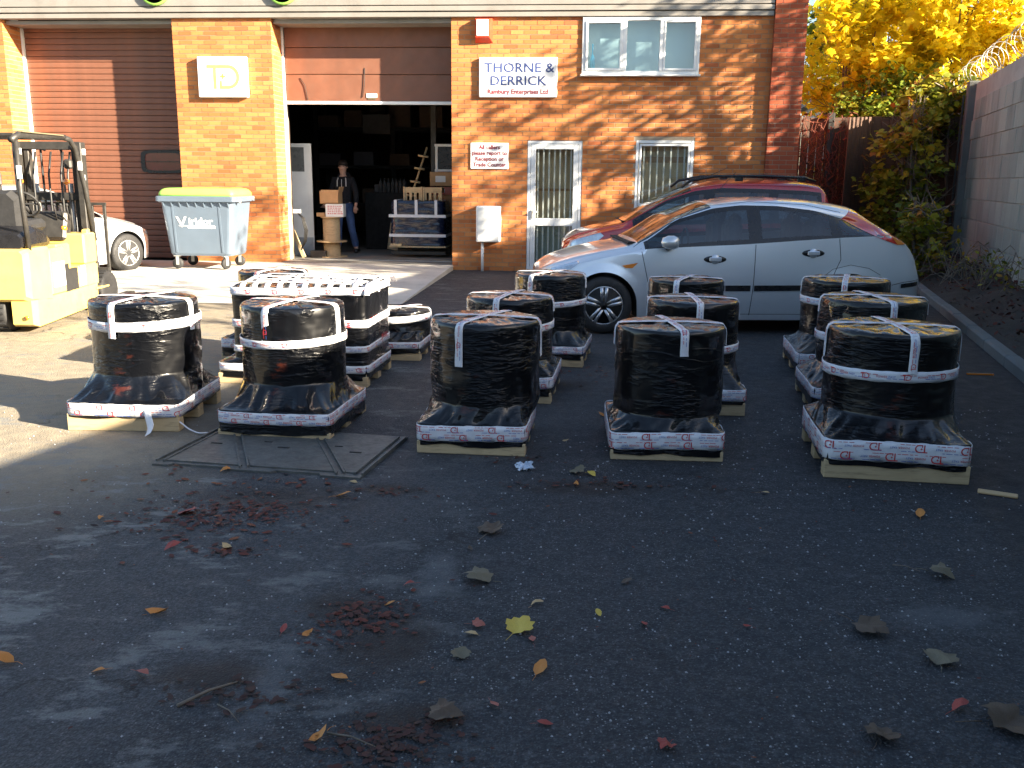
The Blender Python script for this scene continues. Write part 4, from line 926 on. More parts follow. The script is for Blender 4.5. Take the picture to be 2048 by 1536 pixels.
patch('side_moulding',[(1.33,.46),(2.39,.465),(2.39,.525),(1.33,.52)],M['blackgloss'],.010); patch('side_moulding',[(2.43,.465),(3.08,.475),(3.08,.53),(2.43,.525)],M['blackgloss'],.010)
patch('taillight',[(3.40,1.215),(3.58,1.34),(3.76,1.28),(3.95,1.12),(4.09,.985),(3.96,.955),(3.74,1.03)],M['tail'],.008); patch('turn_lens',[(3.90,1.03),(4.0,1.035),(4.10,.96),(3.96,.955)],M['amber'],.012)
patch('headlight',[(FX(.10),.60),(FX(.16),.68),(FX(.50),.765),(FX(.52),.75),(FX(.42),.69),(FX(.22),.60)],M['lamp'],.006); patch('side_repeater',[(1.02,.725),(1.19,.755),(1.13,.70),(1.06,.70)],M['amber'],.006)
patch('bumper_strip',[(4.02,.50),(4.24,.52),(4.24,.565),(4.02,.545)],M['blackgloss'],.012); patch('lower_sill',[(1.25,.155),(3.05,.155),(3.05,.205),(1.25,.205)],M['silver'],.004)
for x,z in ((1.98+.02,.795),(3.04,.865)):
    for s in(-1,1):
        y=surf(x,z); q=MB(); q.lathe([(0,-.004),(.115,-.004),(.12,.004),(.10,.012),(0,.014)],(0,0,0),'z',28); hq=[(a,b_*.32,c_) for a,b_,c_ in q.v]; q.v=hq
        h=q.build('door_handle',M['blackgloss'],SC,(x,s*(y+.001),z),(PI/2 if s<0 else -PI/2,0,0)); q=MB(); q.box((0,0,.022),(.13,.045,.02),ch=.008); q.lathe([(0,.012),(.05,.012),(.045,.02),(0,.022)],(0,0,0),'z',16); q.build('pull',M['silver'],h)
for s in(-1,1):
    q=MB(); prof=[(0,-.10),(.045,-.085),(.07,-.03),(.072,.03),(.055,.075),(0,.09)]; q.lathe(prof,(0,0,0),'x',18); q.v=[(a,b_*1.15,c_) for a,b_,c_ in q.v]; m_=q.build('door_mirror',M['silver'],SC,(1.50,s*.955,.975)); q=MB(); q.tube([(0,0,-.03),(0,-s*.12,-.07)],.028,8); q.build('mirror_arm',M['blackgloss'],m_)
q=MB(); q.tube([(1.22,-.55,.965),(1.45,-.1,1.10)],.008,5); q.tube([(1.22,.1,.985),(1.40,.55,1.06)],.008,5); q.build('wiper',M['blackgloss'],SC)
q=MB(); q.box((1.17,0,.948),(.14,1.30,.02)); q.build('scuttle',M['under'],SC)
q=MB(); q.tube([(2.05,0,1.37),(2.15,0,1.43),(2.40,0,1.70)],.0035,4); q.build('aerial',M['black'],SC)
q=MB(); q.box((.19,0,.36),(.06,.9,.12),ch=.02); q.build('grille',M['under'],SC)
rk=[(0,.34,.52,.5,.60,.50,.65,.42,.68),(.06,.25,.64,.5,.66,.62,.72,.52,.76),(.2,.22,.78,.52,.74,.75,.79,.62,.84),(.5,.22,.84,.55,.83,.80,.875,.68,.92),(.88,.20,.86,.56,.91,.83,.96,.72,1.0),(1.1,.2,.86,.56,.94,.83,1.08,.70,1.15),(1.5,.2,.86,.56,.96,.83,1.31,.67,1.38),(1.9,.2,.86,.56,.98,.83,1.45,.65,1.545),(2.3,.2,.86,.56,.99,.83,1.50,.64,1.62),(2.9,.2,.86,.56,1.0,.83,1.49,.64,1.63),(3.5,.22,.85,.56,1.02,.82,1.47,.65,1.61),(3.78,.24,.84,.56,1.03,.81,1.44,.66,1.57),(3.86,.25,.82,.56,1.02,.80,1.30,.70,1.38),(3.92,.3,.78,.56,.9,.76,1.0,.70,1.04)]
yr=rad(-2)
RC2,patch,seam,surf=car('parked_car','dark red people carrier with black roof rails parked against the brick wall',rk,(.80,3.25),.31,(1.02,3.74),(.95,1.86),(3.80,3.90),M['redcar'],car_root((1.52,13.62),yr,.80),yr,[(2.04,2.20),(2.98,3.12)],mp=1.95)
patch('headlight',[(.06,.60),(.12,.72),(.55,.845),(.60,.80),(.45,.68),(.2,.60)],M['lamp'],.008); seam([(1.0,.93),(1.06,.3)]); seam([(2.12,.98),(2.12,.25)]); seam([(3.0,1.0),(3.0,.4)])
for s in(-1,1):
    q=MB(); q.tube([(1.72,s*.60,1.50),(1.85,s*.60,1.60),(2.2,s*.60,1.665),(2.9,s*.60,1.675),(3.5,s*.60,1.655),(3.66,s*.60,1.60)],[.02,.022,.022,.022,.022,.02],8)
    for x in(2.55,3.45): q.box((x,s*.60,1.63),(.12,.035,.07),ch=.01)
    q.build('roof_rail',M['blackgloss'],RC2)
    q=MB(); q.box((1.30,s*.93,1.02),(.10,.16,.15),ch=.04); q.build('door_mirror',M['blackgloss'],RC2)
q=MB(); q.tube([(1.95,0,1.55),(2.5,0,1.80)],.004,4); q.build('aerial',M['black'],RC2); q=MB(); q.box((.93,0,1.0),(.12,1.3,.02)); q.build('scuttle',M['under'],RC2)
# third car behind the fork truck, its front to the right
ax=rad(-118)
LC,patch,seam,surf=car('parked_car','pale silver car standing behind the yellow fork truck near the closed door',hk,(.84,3.455),.315,(1.26,3.88),(1.2,1.98),(3.62,3.98),M['whitecar'],(0,0,.03),ax,[(2.36,2.50),(3.24,3.36)])
c_,s_=math.cos(ax),math.sin(ax); LC.location=(-6.42-(c_*.84-s_*.80),15.45-(s_*.84+c_*.80),.03)
patch('headlight',[(FX(.10),.60),(FX(.16),.68),(FX(.50),.765),(FX(.52),.75),(FX(.42),.69),(FX(.22),.60)],M['lamp'],.006)
# ================================================================ FORK TRUCK
FT=empty('forklift_truck',(-5.40,9.32,0),rad(1),'yellow counterbalance fork truck with black overhead guard and mast','forklift')
def part(name,q,m,par=FT,**k): return q.build(name,m,par,**k)
def hull(q,secs,m=0,smooth=False):
    """secs: list of (y,[(x,z)...]) sections of equal count joined up"""
    n=len(secs[0][1]); vs=[(x,y,z) for y,p in secs for x,z in p]; fs=[]
    for i in range(len(secs)-1):
        for k in range(n): fs.append((i*n+k,i*n+(k+1)%n,(i+1)*n+(k+1)%n,(i+1)*n+k))
    fs.append(tuple(range(n))[::-1]); fs.append(tuple((len(secs)-1)*n+k for k in range(n))); q.add(vs,fs,m,smooth)
def sec(w,zb,zt,b,cut=None):
    return [(-w,zb+b),(-w+b,zb),(w-b,zb),(w,zb+b),(w,zt-b),(w-b,zt),(-w+b,zt),(-w,zt-b)]
q=MB(); hull(q,[(.0,sec(.47,.36,.84,.03)),(.04,sec(.52,.33,.865,.03)),(.34,sec(.54,.30,.87,.03)),(.42,sec(.54,.30,.87,.02))]); part('counterweight',q,M['yellow'])
q=MB()
for s in(-1,1): hull(q,[(.03,[(s*.30,.10),(s*.50,.10),(s*.50,.345),(s*.30,.345)][::s]),(.10,[(s*.28,.07),(s*.535,.07),(s*.535,.345),(s*.28,.345)][::s]),(1.55,[(s*.28,.12),(s*.535,.12),(s*.535,.36),(s*.28,.36)][::s])])
q.box((0,1.0,.28),(.56,1.1,.28)); part('chassis',q,M['yellow'])
q=MB()
for x0,x1,y0,y1,z0,z1 in ((-.54,.54,.42,.78,.345,.84),(-.54,.46,.78,1.10,.345,.86),(-.54,.54,1.10,1.60,.345,.60),(-.54,.54,1.28,1.60,.60,.95)): q.box(((x0+x1)/2,(y0+y1)/2,(z0+z1)/2),(x1-x0,y1-y0,z1-z0),ch=.02)
part('side_body',q,M['yellow'])
q=MB(); q.box((.52,.93,.47),(.03,.28,.24)); q.box((.535,.80,.50),(.012,.10,.30)); part('step_recess',q,M['under'])
q=MB(); q.box((.546,.60,.56),(.01,.26,.26),ch=.003); q.box((.546,1.18,.49),(.01,.10,.22),ch=.003); part('sticker',q,M['white_sign'])
q=MB(); q.box((.48,1.52,.62),(.07,.08,.74),R=Matrix.Rotation(rad(6),3,'X'),ch=.01); q.box((.5,1.68,.30),(.10,.34,.03),ch=.008); part('front_pillar',q,M['yellow'])
q=MB(); q.box((-.23,-.012,.52),(.50,.03,.30),ch=.008); pn=part('name_panel',q,M['blackgloss'])
text_part('lettering','CATERPILLAR',.115,M['white_sign'],FT,(.0,-.031,.56),align='RIGHT',off=.004,sx=1.0)
q=MB(); q.lathe([(0,0),(.03,0),(.03,-.01),(0,-.01)],(-.07,-.04,.43),'y',14); part('tow_pin',q,M['steel'])
q=MB(); q.lathe([(.0,0),(.022,0),(.022,-.012),(0,-.012)],(.45,.02,.17),'y',14); part('rear_cap',q,M['amber'])
q=MB(); hull(q,[(.06,sec(.44,.85,1.0,.03)),(.35,sec(.46,.85,1.08,.05)),(.62,sec(.44,.85,1.02,.05)),(.72,sec(.42,.85,.95,.03))]); part('engine_hood',q,M['blackgloss'])
q=MB(); hull(q,[(.38,sec(.25,1.0,1.40,.07)),(.46,sec(.27,1.0,1.44,.07)),(.53,sec(.26,1.02,1.42,.07))]); hull(q,[(.46,sec(.26,1.0,1.10,.04)),(.98,sec(.27,1.0,1.13,.04))]); part('seat',q,M['black'])
q=MB(); q.box((0,1.36,1.02),(.7,.16,.34),R=Matrix.Rotation(rad(-18),3,'X'),ch=.03); part('dashboard',q,M['steel'])
q=MB(); q.tube([(0,1.34,1.10),(0,1.12,1.26)],.025,8); R3=Matrix.Rotation(rad(-55),3,'X')
q.tube([tuple(Vector((0,1.10,1.28))+R3@Vector((.16*math.cos(a),.16*math.sin(a),0))) for a in np.linspace(0,2*PI,24)],.014,6,caps=False); q.tube([tuple(Vector((0,1.10,1.28))+R3@Vector((x,0,0))) for x in(-.16,.16)],.01,5); part('steering_wheel',q,M['black'])
q=MB()
for k in range(3): q.tube([(.25+.07*k,1.30,1.1),(.27+.07*k,1.22,1.26)],.008,5); q.lathe([(0,0),(.018,.01),(.018,.03),(0,.04)],(.27+.07*k,1.22,1.25),'z',8)
part('lever',q,M['black'])
for s in(-1,1):
    q=MB(); q.tube([(s*.49,.12,.84),(s*.475,.10,1.4),(s*.455,.14,1.95)],.026,8); part('guard_post',q,M['steel'])
    q=MB(); q.tube([(s*.46,1.15,2.0),(s*.465,1.30,1.985),(s*.475,1.40,1.90),(s*.49,1.55,1.45),(s*.50,1.66,.85)],.030,8); part('guard_post',q,M['steel'])
    q=MB(); q.tube([(s*.455,.05,1.93),(s*.455,.2,1.985),(s*.46,1.2,2.0)],.032,8); part('guard_rail',q,M['steel'])
for k in range(7):
    q=MB(); y=.14+k*.175; q.box((0,y,1.985),(.90,.035,.03),ch=.005); part('guard_slat',q,M['steel'])
q=MB(); q.box((.45,.66,2.018),(.10,.9,.012)); part('guard_cap',q,M['greyl'])
for (x,y,z,w,h) in ((.50,.09,1.62,.05,.13),(.505,1.46,1.70,.05,.10),(-.30,1.72,1.86,.07,.07),(.40,1.80,1.86,.07,.07),(.385,1.78,1.52,.07,.16)):
    q=MB(); q.box((x,y-.03,z),(w,.012,h),ch=.004); part('label_sticker',q,M['white_sign'])
q=MB(); q.box((-.40,1.35,1.55),(.10,.05,.16),ch=.02); q.box((.30,1.6,1.72),(.09,.07,.11),ch=.02); part('work_lamp',q,M['steel'])
q=MB(); q.lathe([(0,0),(.03,.005),(.035,.02),(.03,.05),(0,.06)],(.24,1.62,1.52),'y',12); q.lathe([(0,0),(.03,.005),(.035,.02),(.03,.05),(0,.06)],(.32,1.30,.98),'z',12); q.lathe([(0,0),(.03,.005),(.035,.02),(.03,.05),(0,.06)],(-.28,1.60,1.52),'y',12); part('indicator',q,M['amber'])
for x in(-.16,.02,.16,.24):
    q=MB(); q.tube([(x,1.70,.6),(x+.02,1.66,1.1),(x-.01,1.72,1.6),(x,1.80,1.86)],.012,6); part('hose',q,M['rubberhose'])
for s in(-1,1):
    q=MB(); q.box((s*.36,1.80,1.02),(.075,.13,1.90),ch=.008); q.box((s*.275,1.86,1.02),(.06,.10,1.86),ch=.008); part('mast_rail',q,M['steel'])
    q=MB(); q.tube([(s*.20,1.84,.2),(s*.20,1.84,1.5)],.03,10); part('lift_cylinder',q,M['zinc'])
    q=MB(); q.tube([(s*.12,1.86,.5),(s*.12,1.85,1.88),(s*.09,1.90,1.88)],.013,6); part('chain',q,M['black'])
q=MB()
for z in(1.93,1.35,.35): q=MB(); q.box((0,1.82,z),(.72,.07,.09),ch=.006); part('mast_crosshead',q,M['steel'])
CR=MB(); CR.box((0,2.0,.45),(1.0,.05,.10)); CR.box((0,2.0,.14),(1.0,.05,.10)); part('carriage',CR,M['steel'])
for k in range(8):
    q=MB(); q.box((-.49+k*.14,2.03,.86),(.018 if 0<k<7 else .035,.03,.80),ch=.003); part('backrest_bar',q,M['steel'])
q=MB(); q.box((0,2.03,1.26),(1.02,.035,.035)); part('backrest_bar',q,M['steel'])
for s in(-1,1):
    q=MB(); q.box((s*.30,2.06,.30),(.11,.045,.52),ch=.005); q.box((s*.30,2.60,.065),(.11,1.05,.035),ch=.006); part('fork',q,M['steel'])
def twheel(x,y,r,w):
    q=MB(); q.lathe([(r*.5,-w/2),(r*.93,-w/2),(r,-w/2+.02),(r,w/2-.02),(r*.93,w/2),(r*.5,w/2)],(0,0,0),'x',32)
    for k in range(22):
        a=2*PI*k/22; q.box((0,r*1.005*math.cos(a),r*1.005*math.sin(a)),(w*.8,.02,.02),R=Matrix.Rotation(a,3,'X'))
    o=part('wheel',q,M['black'],loc=(x,y,r)); s=1 if x>0 else -1; q=MB(); q.lathe([(r*.5,-s*w*.1),(r*.5,s*w*.42),(r*.42,s*w*.30),(r*.2,s*w*.35),(0,s*w*.45)],(0,0,0),'x',20); q.build('hub',M['yellow'],o)
for x in(-.12,.12): twheel(x,.26,.21,.19)
for x in(-.46,.46): twheel(x,1.88,.235,.17)
# ================================================================ WASTE BIN
WB=empty('waste_bin',(-5.20,15.95,.075),rad(-3),'grey blue four wheeled waste bin with lime lid and white lettering','bin')
q=MB()
def rsec(w,d,z,b=.06):
    pts=[]
    for sx,sy,a0 in((1,1,0),(-1,1,PI/2),(-1,-1,PI),(1,-1,3*PI/2)):
        for k in range(5): a=a0+k*PI/8; pts.append((sx*(w/2-b)+b*math.cos(a),sy*(d/2-b)+b*math.sin(a),z))
    return pts
def loft(q,S_,m=0,smooth=True,cap=True):
    n=len(S_[0]); vs=[p for s in S_ for p in s]; fs=[]
    for i in range(len(S_)-1):
        for k in range(n): fs.append((i*n+k,i*n+(k+1)%n,(i+1)*n+(k+1)%n,(i+1)*n+k))
    if cap: fs.append(tuple(range(n))[::-1]); fs.append(tuple((len(S_)-1)*n+k for k in range(n)))
    q.add(vs,fs,m,smooth)
loft(q,[rsec(1.02,.76,.22,.09),rsec(1.06,.80,.26,.09),rsec(1.20,.95,1.06,.07),rsec(1.21,.96,1.12,.07)],smooth=False); body=q.build('tub',M['bin'],WB)
q=MB(); loft(q,[rsec(1.22,.97,1.10,.05),rsec(1.34,1.06,1.115,.06),rsec(1.34,1.06,1.19,.06),rsec(1.30,1.02,1.20,.06)],smooth=False); q.build('rim',M['bin'],WB)
for k in range(9):
    q=MB(); x=-.54+k*.135; q.add([(x-.006,-.478,1.10),(x+.006,-.478,1.10),(x+.006,-.525,1.10),(x-.006,-.525,1.10),(x-.006,-.462,1.0),(x+.006,-.462,1.0)],[(0,1,2,3),(0,3,4),(1,5,2),(3,2,5,4)]); q.build('rib',M['bin'],WB)
for x0,x1 in ((-.42,-.36),(.36,.42)):
    q=MB(); q.add([(x0,-.482,1.08),(x0+.03,-.482,1.08),(x1-.02,-.412,.28),(x1-.05,-.412,.28),(x0,-.46,1.08),(x0+.03,-.46,1.08),(x1-.02,-.38,.28),(x1-.05,-.38,.28)],[(0,1,2,3),(0,3,7,4),(1,5,6,2)]); q.build('pressed_rib',M['bin'],WB)
q=MB(); S_=[]
for t in np.linspace(0,1,6): S_.append(rsec(1.28-.30*t**2.2,1.0-.22*t**2.2,1.20+.13*math.sin(t*PI/2),.08))
loft(q,S_,smooth=True); lid=q.build('lid',M['lime'],WB)
q=MB(); q.box((-.30,-.41,1.275),(.24,.015,.035),R=Matrix.Rotation(rad(-55),3,'X')); q.prism([(-.02,1.24),(.09,1.24),(.09,1.30)],'y',-.455,-.44); q.box((.27,-.42,1.27),(.03,.02,.06),R=Matrix.Rotation(rad(-55),3,'X')); q.build('lid_sticker',M['greencap'],WB)
q=MB(); 
for x in(-.67,.67):
    q.tube([(x*.97,-.30,1.12),(x*1.04,-.30,1.12)],.03,10); q.tube([(x*.97,.34,1.16),(x*1.05,.34,1.16)],.035,10)
q.build('trunnion',M['zinc'],WB)
rt_=(PI/2+rad(5.3),0,0)
text_part('lettering','V',.24,M['white_sign'],WB,(-.27,-.447,.70),rt_,off=.004,sx=1.15); text_part('lettering','iridor',.17,M['white_sign'],WB,(.05,-.447,.735),rt_,off=.004,sx=1.05); text_part('lettering','WASTE MANAGEMENT',.05,M['white_sign'],WB,(.06,-.443,.675),rt_,off=.002,sx=.92)
q=MB(); q.box((-.02,-.4475,.718),(.60,.004,.010)); q.build('underline',M['white_sign'],WB)
for x,y,a in ((-.42,-.34,.15),(.40,-.34,1.0),(-.42,.30,.3),(.42,.30,.2)):
    q=MB(); q.box((0,0,.215),(.11,.09,.012)); 
    for s in(-1,1): q.box((0,s*.035,.14),(.05,.006,.15))
    c=q.build('castor',M['zinc'],WB,(x,y,0),(0,0,a)); q=MB(); q.lathe([(.02,-.024),(.085,-.024),(.09,-.012),(.09,.012),(.085,.024),(.02,.024)],(0,0,.09),'y',22); q.build('castor_wheel',M['black'],c)
# ================================================================ INSIDE THE WAREHOUSE
random.seed(9)
def ibox(name,u,v,z,d,m,label,cat,group=None,rz=0,ch=.004):
    q=MB(); q.box((0,0,d[2]/2),d,ch=ch); return tag(q.build(name,m,None,fac(u,v,z),(0,0,FY+rz)),label,cat,group)
DL=empty('open_door_leaf',fac(-2.92,1.45,.10),FY+rad(2),'white door leaf with grey pane standing open at the left of the warehouse doorway','door')
q=MB()
for (x0,x1,z0,z1) in ((-.75,0,0,.0+.0),): pass
q.box((-.40,0,.20),(.80,.045,.40)); q.box((-.40,0,1.0),(.80,.044,1.2)); q.box((-.07,0,1.83),(.14,.044,.46)); q.box((-.73,0,1.83),(.14,.044,.46)); q.box((-.40,0,2.09),(.80,.045,.07)); q.build('leaf',M['white'],DL)
q=MB(); q.box((-.40,.0,1.83),(.53,.01,.46)); q.build('pane',mat('grey_wired_pane',(.13,.14,.14),.3),DL); q=MB(); q.box((-.40,-.026,.18),(.78,.005,.34)); q.build('kick_plate',mat('dull_kick_plate',(.33,.37,.42),.5,.3),DL)
HS=empty('hose_reel',fac(-3.06,.85,.0),FY,'black hoses hanging from a white bracket beside the door jamb','hose')
q=MB(); 
for k in range(3): q.tube([(0,0,.95),(.10+.02*k,-.02,.85),(.15+.025*k,-.03,.62),(.12+.02*k,0,.42),(.05,.02,.25)],.011,6,m=1)
q.box((-.01,0,.97),(.16,.06,.07),m=0); q.build('hose',[M['white'],M['rubberhose']],HS)
ibox('timber_batten',-2.98,.95,.10,(.07,.05,.55),M['wood'],'short pale batten leaning on the floor beside the hoses','timber').rotation_euler=(0,rad(-22),FY)
ibox('tool_box',-2.74,1.15,.092,(.30,.22,.13),M['steel'],'small dark box on the floor at the foot of the white door leaf','box')
SP=empty('cable_reel',fac(-2.53,1.30,.092),0,'bare plywood cable reel standing on end in front of the man','cable reel')
for z,r in ((.01,.29),(.30,.29),(.76,.20)):
    q=MB(); q.lathe([(0,-.011),(r,-.011),(r,.011),(0,.011)],(0,0,z),'z',36,smooth=False); q.build('flange',M['ply'],SP)
q=MB(); q.lathe([(.16,.02),(.16,.29)],(0,0,0),'z',28); q.lathe([(.16,.31),(.165,.75)],(0,0,0),'z',28); q.build('barrel',M['ply'],SP)
bx=empty('carton',fac(-2.43,1.28,.862),FY+rad(4),'white printed carton on the cable reel, beneath the open brown one','box'); q=MB(); q.box((0,0,.12),(.34,.28,.24),ch=.004); q.build('carton_body',M['white'],bx)
q=MB(); dash_rb=None
for r in range(5):
    x=-.13
    while x<.12: l=random.uniform(.015,.05); q.box((x+l/2,-.1415,.06+r*.035),(l,.002,.014)); x+=l+.012
q.build('print',M['redink'],bx)
bx=empty('carton',fac(-2.52,1.30,1.105),FY-rad(3),'open brown cardboard box topmost on the cable reel','box'); q=MB(); q.box((0,0,.12),(.36,.28,.24),ch=.004); q.box((.02,-.155,.14),(.34,.01,.24),R=Matrix.Rotation(rad(-8),3,'X')); q.box((.20,0,.27),(.01,.26,.10),R=Matrix.Rotation(rad(15),3,'Y')); q.build('carton_body',M['card'],bx)
ibox('carton',-2.70,1.27,.864,(.16,.2,.07),M['card'],'low brown carton on the left of the cable reel top','box')
# wrapped load inside
WL=empty('wrapped_load',fac(-.86,1.75,.09),FY,'navy film wrapped flat load with white tape straps just inside the doorway','pallet load')
q=MB(); 
for z,h in ((.12,.12),):
    q.box((0,-.30,.09),(1.06,.09,.06)); q.box((0,.30,.09),(1.06,.09,.06)); 
q.build('runner',M['steel'],WL); q=MB(); q.box((0,0,.215),(1.10,.86,.03)); q.box((-.42,-.40,.245),(.22,.10,.05)); q.build('deck',M['wood'],WL)
def lumpy(w,d,h,z0,amp,seed):
    V=[];F=[];n=44;m=16
    for j in range(m+1):
        for i in range(n):
            a=2*PI*i/n; c,s=math.cos(a),math.sin(a); p=12; r=1/((abs(c)/(w/2))**p+(abs(s)/(d/2))**p)**(1/p); t=j/m
            k=1+amp*float(noise(c*3+seed,s*3,t*6)); V.append((r*c*k*(1-.03*max(0,t-.85)*6),r*s*k*(1-.03*max(0,t-.85)*6),z0+h*t+.012*float(noise(c*4,s*4,seed))*(t>.9)))
    for j in range(m):
        for i in range(n): F.append((j*n+i,j*n+(i+1)%n,(j+1)*n+(i+1)%n,(j+1)*n+i))
    q=MB(); q.add(V,F,0,True); q.add(V[-n:]+[(0,0,z0+h+.01)],[(i,(i+1)%n,n) for i in range(n)],0,True); return q
lumpy(1.08,.84,.30,.24,.02,3).build('film_wrap',M['navyfilm'],WL); lumpy(1.06,.82,.27,.545,.02,5).build('film_wrap',M['navyfilm'],WL); lumpy(1.04,.80,.26,.82,.02,8).build('film_wrap',M['navyfilm'],WL)
q=MB()
for z in(.43,.80): q.box((0,-.428,z),(1.09,.006,.055)); q.box((-.547,0,z),(.006,.86,.055)); q.box((.547,0,z),(.006,.86,.055))
for x in(-.42,-.02,.36): q.box((x,-.42,.95),(.055,.008,.28)); q.box((x,0,1.095),(.055,.84,.008))
q.build('tape_strap',M['tape'],WL)
for k,(x,lb) in enumerate(((-.12,'slatted wooden crate on the navy load, left one'),(.26,'slatted wooden crate on the navy load, right one'))):
    CRT=empty('crate',fac(-.86+x,1.72,1.185),FY,lb,'crate','slatted crates on the navy load')
    q=MB(); q.box((0,-.16,.19),(.36,.02,.10)); q.box((0,.16,.19),(.36,.02,.10)); q.box((-.17,0,.19),(.02,.32,.1)); q.box((.17,0,.19),(.02,.32,.1)); q.build('top_rail',M['ply'],CRT)
    for i in range(4):
        q=MB(); q.box((-.14+i*.093,-.155,.09),(.05,.018,.18)); q.build('slat',M['ply'],CRT)
    for sx in(-1,1):
        q=MB(); q.box((sx*.17,-.165,.12),(.03,.03,.26)); q.build('corner_post',M['ply'],CRT)
LD=empty('ladder',fac(-1.18,2.3,.1),FY,'narrow pole ladder leaning behind the navy load','ladder')
q=MB(); q.tube([(-.02,0,1.0),(.34,.1,2.1)],.022,8); q.build('stile',M['ply'],LD)
for z in(1.15,1.42,1.68,1.92):
    q=MB(); x=-.02+(z-1.0)/1.1*.36; q.tube([(x-.10,-.03,z+.02),(x+.10,-.02,z-.01)],.022,8); q.build('rung',M['ply'],LD)
q=MB(); q.box((0,0,2.05),(.10,.10,4.1)); o=q.build('steel_column',M['steel'],None,fac(-.72,2.5,.09),(0,0,FY)); tag(o,'dark steel column rising behind the ladder','column')
WF=empty('packed_frame',fac(-.47,2.35,1.72),FY,'small white taped frame standing on the carton stack at the right of the doorway','frame')
q=MB(); 
for x in(-.17,.17): q.box((x,0,.27),(.05,.04,.54),ch=.006)
for z in(.03,.52): q.box((0,0,z),(.42,.045,.05),ch=.006)
q.build('frame',M['white'],WF); q=MB(); q.box((0,.01,.27),(.3,.01,.46)); q.build('glass_panel',M['blackgloss'],WF)
for k,(z,h,m,lb) in enumerate(((1.45,.27,'card','brown carton with a white label directly under the taped frame'),(1.28,.15,'pinkl','thin reddish carton in the middle of the stack right of the column'),(.95,.32,'card','lowest brown carton of the stack right of the column'))):
    o=ibox('carton',-.45,2.4,z,(.62,.42,h),M[m],lb,'box','cartons stacked right of the column',rz=rad(random.uniform(-4,4)))
    q=MB(); q.box((-.10,-.213,h*.5),(.2,.004,h*.45)); q.build('label',M['white'],o)
ibox('rack_base',-.45,2.4,.092,(.66,.5,.855),M['steel'],'dark steel bench under the carton stack','bench')
# racking in the gloom
RK=empty('pallet_racking',fac(-1.9,5.2,.09),FY,'dark steel racking across the back of the warehouse','racking')
for x in(-2.0,-.2,1.7,3.4):
    q=MB(); q.box((x,0,2),(.09,.09,4)); q.box((x,.9,2),(.09,.09,4)); q.build('upright',M['under'],RK)
for z in(.9,1.75,2.6,3.4):
    q=MB(); q.box((.7,.45,z),(5.5,1.0,.07)); q.build('shelf',M['under'],RK)
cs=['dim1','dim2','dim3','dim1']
n=0
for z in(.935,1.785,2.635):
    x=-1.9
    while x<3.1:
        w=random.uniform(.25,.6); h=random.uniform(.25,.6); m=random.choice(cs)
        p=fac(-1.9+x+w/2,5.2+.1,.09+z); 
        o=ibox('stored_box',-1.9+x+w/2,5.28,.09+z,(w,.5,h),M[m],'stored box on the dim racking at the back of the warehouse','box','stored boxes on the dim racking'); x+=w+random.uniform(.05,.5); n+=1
ibox('white_board',-2.35,4.6,2.55,(.62,.03,.42),M['dim2'],'pale rectangular panel hung high in the gloom behind the man','panel')
ibox('timber_plank',-1.75,3.2,.1,(.22,.04,.95),M['tan_in'],'pale plank leaning to the right of the man','timber').rotation_euler=(0,rad(9),FY)
ibox('drum_tub',-2.0,3.6,1.30,(.34,.3,.16),M['dim2'],'pale tray at shoulder height behind the man','tray')
ibox('work_bench',-1.9,3.6,.092,(.9,.5,1.2),M['under'],'dark bench behind the man','bench')
for k in range(7): 
    q=MB(); q.lathe([(0,0),(.035,0),(.035,.2),(.012,.26),(.012,.3),(0,.3)],(0,0,0),'z',10); tag(q.build('bottle',M['dim2'],None,fac(-2.02+k*.085,3.42,1.292)),'dim glassy bottle in the row on the bench behind the man','bottle','bottles on the dark bench')
# ================================================================ THE MAN
MAN=empty('person',fac(-2.55,2.35,.092),FY,'man in black zipped hooded top and blue jeans standing in the warehouse doorway','person')
def skinmesh(name,verts,edges,radii,m,par,sub=2,root=0):
    me=bpy.data.meshes.new(name); me.from_pydata(verts,edges,[]); me.materials.append(m); o=link(name,me,par)
    sk=o.modifiers.new('s','SKIN'); sk.use_smooth_shade=True
    for v,r in zip(me.skin_vertices[0].data,radii): v.radius=(r if hasattr(r,'__len__') else (r,r)); v.use_root=False
    me.skin_vertices[0].data[root].use_root=True
    o.modifiers.new('d','SUBSURF').levels=sub; o.modifiers['d'].render_levels=sub
    return o
bv=[(0,0,.97),(0,0,1.10),(0,.0,1.27),(0,.01,1.42),(0,.0,1.52),(0,-.01,1.60),(0,-.015,1.68),(0,-.015,1.76),
 (-.10,0,.92),(-.11,-.05,.50),(-.13,-.02,.10),(-.13,-.13,.05), (.10,0,.92),(.16,-.06,.50),(.24,-.02,.10),(.26,-.13,.05),
 (-.18,.0,1.46),(-.25,-.02,1.20),(-.31,-.16,1.00),(-.325,-.22,.96), (.18,.0,1.46),(.26,.0,1.20),(.27,-.08,.99),(.265,-.10,.93)]
be=[(0,1),(1,2),(2,3),(3,4),(4,5),(5,6),(6,7),(0,8),(8,9),(9,10),(10,11),(0,12),(12,13),(13,14),(14,15),(3,16),(16,17),(17,18),(18,19),(3,20),(20,21),(21,22),(22,23)]
br=[(.145,.10),(.14,.10),(.15,.105),(.15,.10),(.06,.06),(.06,.065),(.085,.10),(.08,.095),.085,.06,.045,.04,.085,.06,.045,.04,.06,.045,.032,.026,.06,.045,.032,.026]
skinmesh('body',bv,be,br,M['skin'],MAN)
hv=[(0,0,.90)]+[bv[i] for i in (1,2,3,16,17,18,20,21,22)]+[(0,.0,1.50)]; he=[(0,1),(1,2),(2,3),(3,4),(4,5),(5,6),(3,7),(7,8),(8,9),(3,10)]
